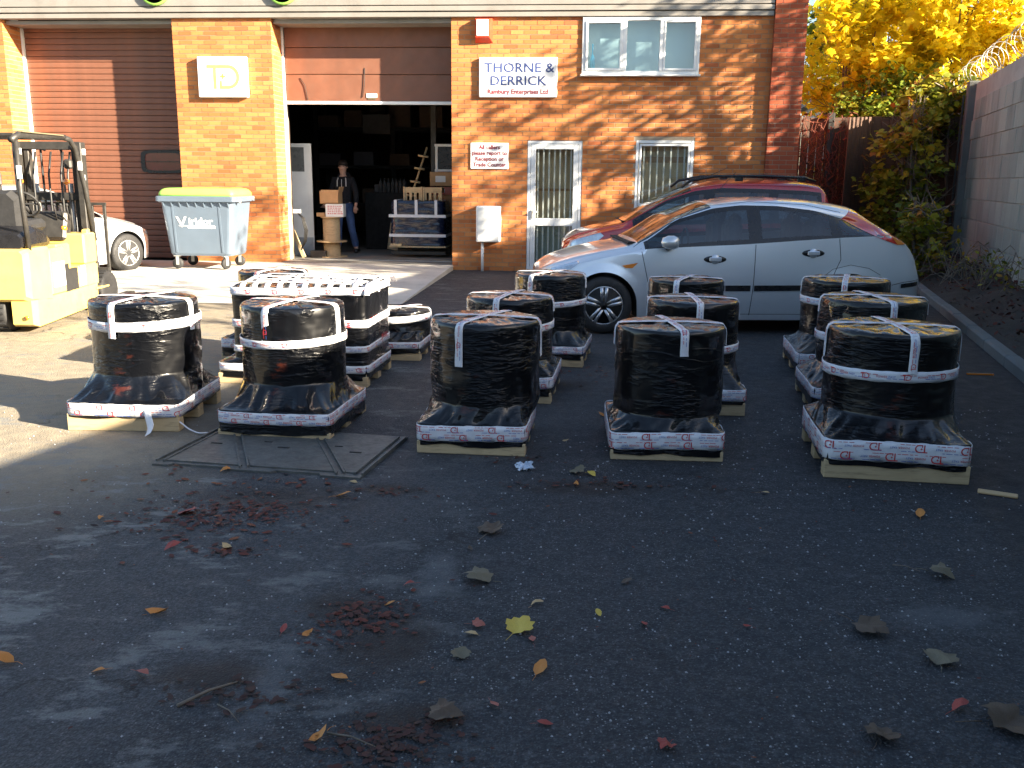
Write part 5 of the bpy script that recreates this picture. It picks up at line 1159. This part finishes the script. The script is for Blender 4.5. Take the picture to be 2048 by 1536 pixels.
skinmesh('hoodie',hv,he,[(.185,.14),(.165,.125),(.18,.13),(.175,.125),.078,.064,.048,.078,.064,.048,(.085,.09)],M['hoodie'],MAN)
q=MB(); q.tube([(-.10,.03,1.50),(-.09,.09,1.56),(0,.12,1.585),(.09,.09,1.56),(.10,.03,1.50),(.07,-.08,1.47)],[.035,.045,.05,.045,.035,.02],10); q.tube([(-.10,.03,1.50),(-.07,-.08,1.47)],[.035,.02],8); q.build('hood',M['hoodie'],MAN)
skinmesh('jeans',[bv[i] for i in(0,8,9,10,12,13,14)],[(0,1),(1,2),(2,3),(0,4),(4,5),(5,6)],[(.155,.11),.105,.078,.072,.105,.078,.072],M['jeans'],MAN)
for x in(-.13,.26):
    q=MB(); q.lathe([(0,-.16),(.035,-.15),(.05,-.10),(.05,.02),(.045,.09),(0,.10)],(0,0,0),'y',14); q.v=[(a,b_,max(0,c_+.045)) for a,b_,c_ in q.v]; q.build('shoe',M['blackgloss'],MAN,(x,-.03,0))
q=MB(); q.lathe([(0,.135),(.04,.128),(.075,.10),(.092,.05),(.095,.0),(.088,-.03)],(0,.012,1.72),'z',20); q.v=[(a*1.02,(b_-.012)*1.12+.032,c_+(.045*min(1,max(0,.02-b_)/.09) if c_<1.80 else .0)) for a,b_,c_ in q.v]; q.build('hair',M['hair'],MAN)
q=MB(); 
q.add([(-.014,-.098,1.70),(.014,-.098,1.70),(0,-.128,1.672),(0,-.096,1.728)],[(0,2,3),(1,3,2),(0,1,2)],0,True); 
for s in(-1,1): q.lathe([(0,-.012),(.012,-.006),(.014,.01),(.008,.02)],(s*.088,0,1.705),'x',8,0); 
q.build('nose_and_ears',M['skin'],MAN)
q=MB()
for s in(-1,1): q.box((s*.034,-.098,1.722),(.024,.012,.010)); q.box((s*.036,-.100,1.742),(.034,.010,.007))
q.build('eyes',M['hair'],MAN); q=MB(); q.box((0,-.100,1.655),(.044,.010,.008)); q.build('mouth',M['pinkl'],MAN)
for (hx,hy,hz,d,nm) in ((-.33,-.25,.95,Vector((-.35,-.6,-.45)),0),(.262,-.115,.905,Vector((-.05,-.25,-.95)),1)):
    d.normalize(); sd_=Vector((0,1,0)).cross(d).normalized() if nm else Vector((0,0,1)).cross(d).normalized(); up_=d.cross(sd_)
    H0=Vector((hx,hy,hz)); q=MB(); q.tube([H0-d*.04,H0,H0+d*.045],[.026,.038,.036],10)
    for k in range(4):
        o_=H0+d*.035+sd_*(-.026+.0175*k); l=(.07,.08,.075,.06)[k]; q.tube([o_,o_+d*l*.5+up_*.006,o_+d*l*.85+up_*.03],[.0095,.009,.007],6)
    o_=H0-d*.01+sd_*-.03; q.tube([o_,o_+d*.03-sd_*.022,o_+d*.055-sd_*.024],[.011,.0105,.008],6); q.build('hand',M['skin'],MAN)
q=MB(); q.tube([(0,-.12,1.47),(0,-.137,1.40),(0,-.139,1.27),(0,-.133,1.12),(0,-.136,.97)],.007,5); q.build('zip',M['white'],MAN)
for s in(-1,1):
    q=MB(); q.tube([(s*.075,-.10,1.50),(s*.088,-.132,1.44),(s*.09,-.14,1.33)],.010,6); q.build('drawstring',M['white'],MAN)
# ================================================================ FOLIAGE
def leafshape(kind):
    if kind=='maple':
        pts=[(0,-.40),(.12,-.36),(.30,-.40),(.34,-.24),(.50,-.14),(.52,.04),(.42,.12),(.44,.30),(.30,.32),(.22,.30),(.14,.46),(0,.58),(-.14,.44),(-.20,.29),(-.33,.34),(-.42,.28),(-.40,.10),(-.54,.02),(-.48,-.16),(-.36,-.22),(-.28,-.42),(-.10,-.35)]
    elif kind=='five': pts=[(0,-.45),(.36,-.30),(.50,.10),(.16,.16),(0,.55),(-.16,.16),(-.50,.10),(-.36,-.30)]
    else: pts=[(0,-.5),(.20,-.25),(.26,.05),(.14,.34),(0,.52),(-.14,.34),(-.26,.05),(-.20,-.25)]
    return np.array(pts)
def scatter(name,centers,sizes,m,parent,kind='five',tints=None,droop=.6,curl=.12):
    n=len(centers); L=leafshape(kind); k=len(L); P=np.zeros((n,k,3))
    a=rng.uniform(0,2*PI,n); el=rng.normal(0,droop,n); roll=rng.normal(0,.6,n)
    f_=np.stack([np.cos(a)*np.cos(el),np.sin(a)*np.cos(el),np.sin(el)-.35],-1); f_/=np.linalg.norm(f_,axis=1)[:,None]
    up=np.stack([rng.normal(0,.5,n),rng.normal(0,.5,n),np.ones(n)],-1); s_=np.cross(f_,up); s_/=np.linalg.norm(s_,axis=1)[:,None]; u_=np.cross(s_,f_)
    x=L[:,0];y=L[:,1]; z=-curl*(x*x*3+y*y)
    P=centers[:,None,:]+sizes[:,None,None]*(x[None,:,None]*s_[:,None,:]+y[None,:,None]*f_[:,None,:]+z[None,:,None]*u_[:,None,:])
    F=(np.arange(n)[:,None]*k+np.arange(k)[None,:]); t=np.repeat(tints if tints is not None else rng.uniform(0,1,n),k)
    return npmesh(name,P.reshape(-1,3),F,m,parent,tint=t)
def tree(label,base,H,crown_c,crown_r,nl,ls,m,seed,stems=3,spread=.8,group=None,kind='five',clump=60,cat='tree',name='tree',low=.1,bare=0,leafname='crown',tintf=None,rad0=.05):
    T=empty(name,base,0,label,cat,group); rs=np.random.default_rng(seed); base=Vector(base); cc=np.array(crown_c)-np.array(base); cr=np.array(crown_r)
    # branch ends
    ends=[]; q=MB(); qb=MB()
    for i in range(stems):
        a=2*PI*i/stems+rs.uniform(0,1.5); tip=cc+cr*np.array([math.cos(a)*rs.uniform(.1,.6)*spread,math.sin(a)*rs.uniform(.1,.6)*spread,rs.uniform(.3,.9)])
        st=np.array([math.cos(a)*.1,math.sin(a)*.1,0]); mid=st*.4+tip*.6+np.array([rs.normal(0,.12),rs.normal(0,.12),-.1]); mid[2]=tip[2]*.5
        pts=[st*(1-t)**2+2*mid*t*(1-t)+tip*t*t for t in np.linspace(0,1,9)]; q.tube(pts,[rad0*(1-.8*t) for t in np.linspace(0,1,9)],7)
        for k in range(9):
            t=rs.uniform(.25,1); p0=st*(1-t)**2+2*mid*t*(1-t)+tip*t*t; d=rs.normal(0,1,3); d[2]=abs(d[2])*.5; d/=np.linalg.norm(d); e=p0+d*cr*rs.uniform(.3,.8)
            m_=(p0+e)/2+rs.normal(0,.06,3); qb.tube([p0,m_,e],[.018,.011,.004],5)
            for j in range(3):
                d2=rs.normal(0,1,3); d2/=np.linalg.norm(d2); e2=m_+d2*cr*.35; qb.tube([m_,(m_+e2)/2+rs.normal(0,.03,3),e2],[.008,.006,.0025],4); ends+= [m_,e2]
            ends+= [e,m_]
    q.build('trunk',M['bark'],T); qb.build('branches',M['bark'],T)
    nc=max(8,nl//clump); cl=[]
    while len(cl)<nc:
        p=rs.normal(0,1,3); p/=np.linalg.norm(p); p*=rs.uniform(0,1)**.45; 
        if rs.uniform()<.35 and ends: e=ends[rs.integers(len(ends))]; cl.append(e); continue
        if float(noise(p[0]*2+seed,p[1]*2,p[2]*2))<-.32: continue
        cl.append(cc+cr*p)
    cl=np.array(cl); ci=rs.integers(0,len(cl),nl); C_=cl[ci]+rs.normal(0,1,(nl,3))*np.array([.16,.16,.13])*max(.6,min(1.3,cr.mean()/1.2)); C_[:,2]=np.maximum(C_[:,2],low)
    ct=rs.uniform(.0,1,len(cl))[ci]; t=np.clip(ct*.6+rs.uniform(0,.55,nl)-.05,0,1)
    if tintf is not None: t=tintf(C_,t)
    scatter(leafname,C_,rs.uniform(.7,1.25,nl)*ls,m,T,kind,t)
    return T
Y,Gf,Ol=M['yleaf'],M['gleaf'],M['oleaf']
# lit autumn trees beyond the fence (seen in the frame)
tree('bright yellow maple with dark upright stems just right of the brick building',(7.6,22.2,0),6,(7.6,22.0,4.6),(1.7,1.5,2.3),4600,.19,Y,1,stems=5,group='autumn trees beyond the fence')
tree('dense golden maple filling the middle of the gap between building and grey wall',(9.6,21.3,0),6,(9.5,21.2,5.0),(1.7,1.3,2.2),4200,.20,Y,2,stems=4,group='autumn trees beyond the fence')
tree('yellow maple hanging over the top of the grey wall towards the right edge',(10.9,20.6,0),6,(10.8,20.4,5.3),(1.7,1.6,1.6),3400,.18,Y,3,stems=4,group='autumn trees beyond the fence')
tree('paler yellow tree further back between the two nearer maples',(10.5,26.5,0),8,(10.3,26.5,5.5),(3.6,2,3.6),5200,.22,Y,4,stems=5,group='autumn trees beyond the fence')
tree('green and yellow bush low behind the timber fence',(8.6,20.6,0),3.6,(8.5,20.5,3.0),(1.9,.7,.95),6500,.12,Gf,5,stems=6,cat='bush',name='bush',clump=40)
tree('olive green tree in the gap far behind the yellow maples',(7.4,29,0),6,(7.6,29,4.6),(3.2,2,3.4),3500,.24,Gf,6,stems=4)
# trees standing behind the wall beyond the right edge, casting the dappled shade on the bricks
tree('tall yellow tree behind the grey wall, its branches reaching in at the upper right corner',(9.6,13.8,0),8.5,(9.3,13.6,5.8),(1.7,2.1,1.75),3000,.135,Y,7,stems=5,clump=22,rad0=.08)
tree('slim half bare tree behind the grey wall out to the right',(9.9,10.6,0),8.5,(9.7,10.6,5.3),(1.6,1.9,1.7),2000,.13,Y,8,stems=5,clump=20,rad0=.08)
tree('half bare tree behind the nearer end of the grey wall',(9.2,6.2,0),7,(8.8,6.0,5.0),(1.6,2.2,1.6),350,.17,Y,9,stems=4,clump=20,rad0=.07)
# ivy and bramble in front of the wall end
def iv(C_,t): return np.clip(t*.75+.25*(C_[:,2]>1.9),0,1)
tree('tall leafy ivy bush hanging over the corner of fence and wall behind the silver car',(7.45,17.4,.1),3,(7.12,17.35,1.75),(.72,.65,1.5),1350,.13,Ol,12,stems=7,cat='bush',name='bush',clump=22,tintf=iv,low=.1)
tree('low green shrub between the silver car tail and the grey wall',(6.6,14.9,.1),1.6,(6.5,15.0,.72),(.55,.8,.72),800,.115,Ol,13,stems=6,cat='bush',name='bush',clump=20)
tree('trailing yellow green creeper at the top of the slanting fence',(8.5,18.6,1),3.6,(8.3,18.5,3.0),(1.0,.4,.55),1400,.15,Ol,14,stems=4,cat='bush',name='bush',clump=20)
# dry red creeper on the fence
DC=empty('dry_creeper',fac(6.35,2.45,0),FY,'dry red brown creeper stems hanging over the dark timber fence','creeper')
q=MB(); rs=np.random.default_rng(8)
for k in range(150):
    x=rs.uniform(-.15,1.1); z=rs.uniform(.8,2.95); pts=[(x,0-rs.uniform(0,.15),z)]
    for j in range(5): p=pts[-1]; pts.append((p[0]+rs.normal(0,.09),-abs(p[1]*.6+rs.normal(-.03,.05)),max(.1,p[2]-rs.uniform(.02,.22))))
    q.tube(pts,[.006,.006,.005,.005,.004,.003],4,caps=False)
q.build('stems',mat('red_brown_stem',(.20,.055,.03),.8),DC)
V=np.stack([rs.uniform(-.1,1.1,420),rs.uniform(-.22,-.02,420),rs.uniform(.6,2.9,420)],-1); scatter('dry_leaves',V,rs.uniform(.04,.09,420),M['dleaf'],DC,'oval')
# bare brambles and litter on the bank
BR=empty('bramble',(6.6,13.0,.25),0,'tangle of bare dark bramble stems on the soil bank','bramble'); q=MB()
for k in range(70):
    x,y=rs.normal(0,.35),rs.normal(0,1.1); pts=[(x+.12*y,y,0)]; h=rs.uniform(.15,.6); a=rs.uniform(0,6.3)
    for j in range(1,5): pts.append((pts[0][0]+math.cos(a)*.14*j+rs.normal(0,.02),pts[0][1]+math.sin(a)*.14*j,h*math.sin(j*.75)))
    q.tube(pts,[.006,.005,.005,.004,.003],4,caps=False)
q.build('stems',M['bark'],BR); V=np.stack([rs.normal(0,.35,260)+.1,rs.normal(0,1.2,260),rs.uniform(.03,.45,260)],-1); V[:,0]+=V[:,1]*.25; scatter('leaves',V,rs.uniform(.04,.09,260),Ol,BR,'oval')
def bankp(s,t): 
    a=K0+KD*s+KN*.12; bb=W0+WD*(s-7.2); return a.lerp(bb,t)
V=[]
for i in range(1400):
    s=rs.uniform(-8,9); t=rs.uniform(0,1)**.8; p=bankp(s,t); V.append((p.x,p.y,.10+.25*t**.8+rs.uniform(.0,.05)))
sc=scatter('leaf_litter',np.array(V),rs.uniform(.03,.08,1400),M['dleaf'],None,'oval',rs.uniform(0,.7,1400),droop=.25); tag(sc,kind='stuff')
# ================================================================ FALLEN LEAVES
def px2g(x,y):
    d=f*1850+rr*(x-1024)-uu*(y-768); t=-1.6/d.z; return (d.x*t,d.y*t)
LS={}
def leafmesh(kind,seed):
    k=(kind,seed)
    if k in LS: return LS[k]
    rs2=np.random.default_rng(seed+50); L=leafshape('maple' if kind=='maple' else 'oval')*(1+rs2.normal(0,.05,(1,1))); n=len(L); 
    th_=.0; q=MB(); mid=[(0,-.5+.1*i) for i in range(11)]
    cz=lambda x,y: .13*abs(x)**1.2+.08*math.sin(y*4+seed)+.05*max(0,y)+.05*math.sin(x*9+y*5+seed)+.03*math.sin(x*21+seed)*math.cos(y*17)
    R_=[(x*s,y*s,cz(x*s,y*s)) for s in(1,.62,.28) for x,y in L]+[(0,0,cz(0,0))]
    fs=[]
    for r in range(2):
        for i in range(n): fs.append((r*n+i,r*n+(i+1)%n,(r+1)*n+(i+1)%n,(r+1)*n+i))
    for i in range(n): fs.append((2*n+i,2*n+(i+1)%n,3*n))
    zmin=min(p[2] for p in R_); R_=[(a,b_,c_-zmin) for a,b_,c_ in R_]; q.add(R_,fs,0,True)
    e=-.5; q.tube([(0,e+.05,.03),(.04,e-.15,.05),(.02,e-.42,.0)],[.012,.01,.008],5); LS[k]=q; return q
leaves=[ # px,py,kind,size,material,label
(1040,1259,'maple',.105,'yellowl','large yellow maple leaf, the brightest on the near tarmac'),
(955,1252,'maple',.062,'pinkl','small pinkish red leaf touching a tan one'),
(942,1270,'oval',.055,'tanl','small tan leaf just below the pinkish red one'),
(1065,1282,'oval',.052,'pinkl','small round pinkish brown leaf below the large yellow maple leaf'),
(922,1312,'maple',.085,'greyl','pale olive star shaped maple leaf left of and below the yellow one'),
(1080,1342,'oval',.085,'orangel','curled orange oval leaf lying sideways below the yellow maple leaf'),
(958,1160,'maple',.155,'greyl','broad flat grey brown maple leaf in the middle of the tarmac'),
(1075,1210,'oval',.060,'tanl','pale orange oval leaf above the large yellow maple leaf'),
(1197,1229,'oval',.045,'yellowl','tiny pale yellow leaf with upright stalk'),
(316,1228,'oval',.090,'orangel','bright orange leaf alone on the left of the tarmac'),
(10,1325,'oval',.085,'orangel','orange leaf at the left edge of the picture'),
(285,1350,'oval',.060,'pinkl','pinkish leaf below the lone orange leaf on the left'),
(196,1345,'oval',.050,'orangel','thin curled orange leaf among the pale scuffs at lower left'),
(679,1358,'oval',.065,'orangel','orange leaf just right of the pale worn streak'),
(638,1478,'oval',.075,'orangel','orange leaf near the bottom edge left of centre'),
(988,1414,'oval',.048,'pinkl','small pink brown leaf near the bottom centre'),
(1332,1495,'maple',.070,'redl','crumpled red leaf near the bottom edge right of centre'),
(1330,1219,'oval',.045,'redl','small red leaf right of the tiny pale yellow one'),
(1288,1251,'oval',.048,'redl','dark red sliver of a leaf right of the yellow maple leaf'),
(1495,1255,'oval',.035,'redl','tiny red brown leaf alone on the right tarmac'),
(1735,1262,'maple',.150,'brownl','large dark brown leaf left of the worn pale patch'),
(1880,1325,'maple',.135,'greyl','ragged grey maple leaf on the right tarmac'),
(1880,1152,'maple',.125,'greyl','grey green maple leaf with a long stalk at the right'),
(1762,1476,'maple',.120,'brownl','dark crumpled leaf near the lower right corner'),
(2015,1450,'maple',.200,'brownl','biggest dark brown leaf cut by the lower right corner'),
(1840,1033,'oval',.085,'orangel','curled orange leaf in front of the widest wrapped drum'),
(1529,988,'oval',.052,'tanl','tan leaf on the dark tarmac left of the widest drum'),
(1183,951,'oval',.080,'yellowl','pale yellow green leaf beside a dark dead leaf in front of the pallets'),
(1157,947,'maple',.115,'greyl','dark dead leaf beside the pale yellow green one'),
(1152,971,'oval',.055,'orangel','small orange leaf below the dark dead one'),
(686,994,'oval',.080,'orangel','orange leaf below the right corner of the cover plates'),
(707,966,'oval',.050,'tanl','tan leaf touching the front corner of the cover plates'),
(451,943,'oval',.075,'orangel','orange leaf tucked under the front edge of the cover plates'),
(983,1063,'maple',.150,'brownl','dull brown broad leaf behind the grey maple leaf'),
(455,1098,'oval',.065,'tanl','tan leaf below the patch of red leaf litter'),
(375,1028,'maple',.110,'redl','dull red leaf at the left of the red leaf litter'),
(202,1038,'oval',.055,'orangel','small orange brown leaf left of the red leaf litter'),
(818,1172,'oval',.055,'redl','dark red leaf between the litter and the grey maple leaf'),
(780,1210,'oval',.045,'orangel','little upright tan orange leaf beside the dark leaf heap'),
(1131,883,'oval',.05,'tanl','pale leaf between the middle and the second right pallets'),
(1203,832,'oval',.062,'orangel','orange leaf between the middle pallets'),
(1920,1418,'oval',.08,'redl','dark red leaf by the lower right corner'),
(888,1436,'maple',.13,'brownl','dark crumbled leaf bottom centre left'),
(1253,1166,'oval',.06,'brownl','brown leaf right of the grey maple leaf'),
(615,1270,'oval',.055,'orangel','standing orange leaf left of the dark leaf heap'),
(568,1262,'oval',.05,'redl','dark red leaf left of the standing orange leaf'),
(1645,700,'oval',.05,'tanl','pale leaf on the kerb side behind the pallets'),
(345,1095,'oval',.09,'redl','dark red leaf left of centre below the litter'),
(1090,1450,'oval',.05,'redl','dark red brown flake near the bottom centre right'),
(940,1100,'oval',.05,'brownl','small dull leaf above the broad grey one'),
]
rl=np.random.default_rng(33); ms={}
for i,(x,y,kd,sz,mt,lb) in enumerate(leaves):
    gx,gy=px2g(x,y); q=leafmesh(kd,i%5); k=(kd,i%5,mt)
    if k not in ms: ms[k]=q.mesh('fallen_leaf',M[mt])
    o=link('fallen_leaf',ms[k],None,(gx,gy,.004),(float(rl.normal(0,.10)),float(rl.normal(0,.10)),float(rl.uniform(0,6.28)))); s=sz*(.85 if kd=='maple' and mt!='yellowl' else 1.0); o.scale=(s,s,s*(.8+.6*rl.random())); tag(o,lb,'leaf','leaves fallen on the tarmac')
def litter(name,px,py,sx,sy,n,seed,lo=.02,hi=.06,tl=(0,1),kind='oval'):
    rs=np.random.default_rng(seed); gx,gy=px2g(px,py); V=np.stack([gx+rs.normal(0,sx,n),gy+rs.normal(0,sy,n),rs.uniform(.003,.012,n)],-1)
    o=scatter(name,V,rs.uniform(lo,hi,n),M['dleaf'],None,kind,rs.uniform(*tl,n),droop=.06,curl=.05); 
    # lie flat: squash heights
    me=o.data; co=np.zeros(len(me.vertices)*3,dtype=np.float32); me.vertices.foreach_get('co',co); co=co.reshape(-1,3); k=len(leafshape(kind)); c=np.repeat(V,k,0); co[:,2]=np.maximum(.0015,.004+(co[:,2]-c[:,2])*.22+c[:,2]*.5); me.vertices.foreach_set('co',co.ravel()); return tag(o,kind='stuff')
litter('leaf_litter',490,1020,.20,.13,150,1,.012,.05,(.2,.9)); litter('leaf_litter',470,1030,.24,.15,160,21,.006,.03,(.1,.9),'maple'); litter('leaf_litter',735,1235,.09,.09,80,22,.006,.03,(0,.8),'maple'); litter('leaf_litter',790,1490,.10,.06,120,23,.006,.03,(0,.4),'maple'); litter('leaf_litter',385,1045,.16,.14,60,2,tl=(.2,.9)); litter('leaf_litter',330,1000,.5,.35,60,3); litter('leaf_litter',730,1232,.08,.08,60,4,.02,.05,(.0,.8)); litter('leaf_litter',700,1265,.10,.08,50,5,.015,.035,(0,.6))
litter('leaf_litter',470,1385,.13,.05,60,6,.02,.05,(0,.25)); litter('leaf_litter',780,1495,.12,.07,55,7,.02,.05,(0,.3)); litter('leaf_litter',520,965,.25,.03,24,8,tl=(.6,1)); litter('leaf_litter',1190,968,.25,.05,40,9,tl=(0,.6)); litter('leaf_litter',890,1440,.05,.04,30,10,.02,.04,(0,.3)); litter('leaf_litter',460,1105,.10,.03,26,11,tl=(.2,.9)); litter('leaf_litter',1000,1050,1.6,.9,80,12,.01,.03,(.1,1)); litter('leaf_litter',1150,745,.35,.2,60,13,tl=(.2,.9)); litter('leaf_litter',1060,920,.12,.05,30,14,.02,.04,(0,.5)); litter('leaf_litter',750,985,.16,.05,26,15,.02,.05,(.1,.5)); litter('leaf_litter',1000,1300,1.2,.5,60,16,.008,.02,(.1,1))
# twigs
def twig(p0,p1,label,r=.004):
    a=px2g(*p0); b_=px2g(*p1); q=MB(); q.tube([(a[0],a[1],.006),((a[0]+b_[0])/2,(a[1]+b_[1])/2+.008,.012),(b_[0],b_[1],.006)],[r,r*.8,r*.5],6); tag(q.build('twig',M['bark']),label,'twig')
twig((355,1415),(475,1367),'dark twig lying through the litter at lower left',.006); twig((435,1412),(478,1448),'thin reddish stalk below the dark twig',.0025); twig((655,1470),(752,1498),'thin twig right of the orange leaf near the bottom',.0035); twig((1785,1132),(1840,1145),'pale fine twig left of the grey green maple leaf',.002); twig((958,1082),(985,1068),'fine stalk across the dull brown leaf',.002)
# stones: small loose pieces of grit standing proud
rs=np.random.default_rng(77); q=MB(); n=0
while n<1500:
    y=rs.uniform(2.1,6.5); x=rs.uniform(-.6*y,.6*y)
    if rs.uniform()>(.9 if x>.42*y-2.05 else .45): continue
    s=rs.uniform(.0022,.0055)*(.7+.15*y); a=rs.uniform(0,6.3); c_,s_=math.cos(a)*s,math.sin(a)*s; q.add([(x+c_,y+s_,0),(x-s_*.8,y+c_*.8,0),(x-c_,y-s_,0),(x+s_*.9,y-c_*.9,0),(x,y,s*.9)],[(0,1,4),(1,2,4),(2,3,4),(3,0,4)]); n+=1
tag(q.build('grit',mat('pale_grit',(.30,.31,.32),.7,0,.5,200)),kind='stuff')
# litter scrap and wood offcut
gx,gy=px2g(1050,938); V=[];F=[]; n=12
for i in range(n):
    for j in range(n): u_,v_=i/(n-1)-.5,j/(n-1)-.5; V.append((gx+u_*.085+.02*float(noise(u_*6,v_*6,1)),gy+v_*.09,.018+.016*float(noise(u_*7,v_*7,4))+.012*float(noise(u_*15,v_*15,9))))
for i in range(n-1):
    for j in range(n-1): a=i*n+j; F.append((a,a+1,a+n+1,a+n))
o=npmesh('plastic_scrap',V,F,M['litter']); tag(o,'crumpled clear plastic scrap in front of the middle pallet','litter')
gx,gy=px2g(1995,990); q=MB(); q.box((0,0,.008),(.19,.05,.014),ch=.004); tag(q.build('wood_offcut',M['ply'],None,(gx,gy,0),(0,0,rad(-28))),'flat grey wood offcut right of the widest drum','wood')
gx,gy=px2g(1960,750); q=MB(); q.box((0,0,.008),(.22,.02,.014)); tag(q.build('wood_offcut',M['amber'],None,(gx,gy,0),(0,0,rad(-5))),'thin orange strip lying beside the kerb','strip')
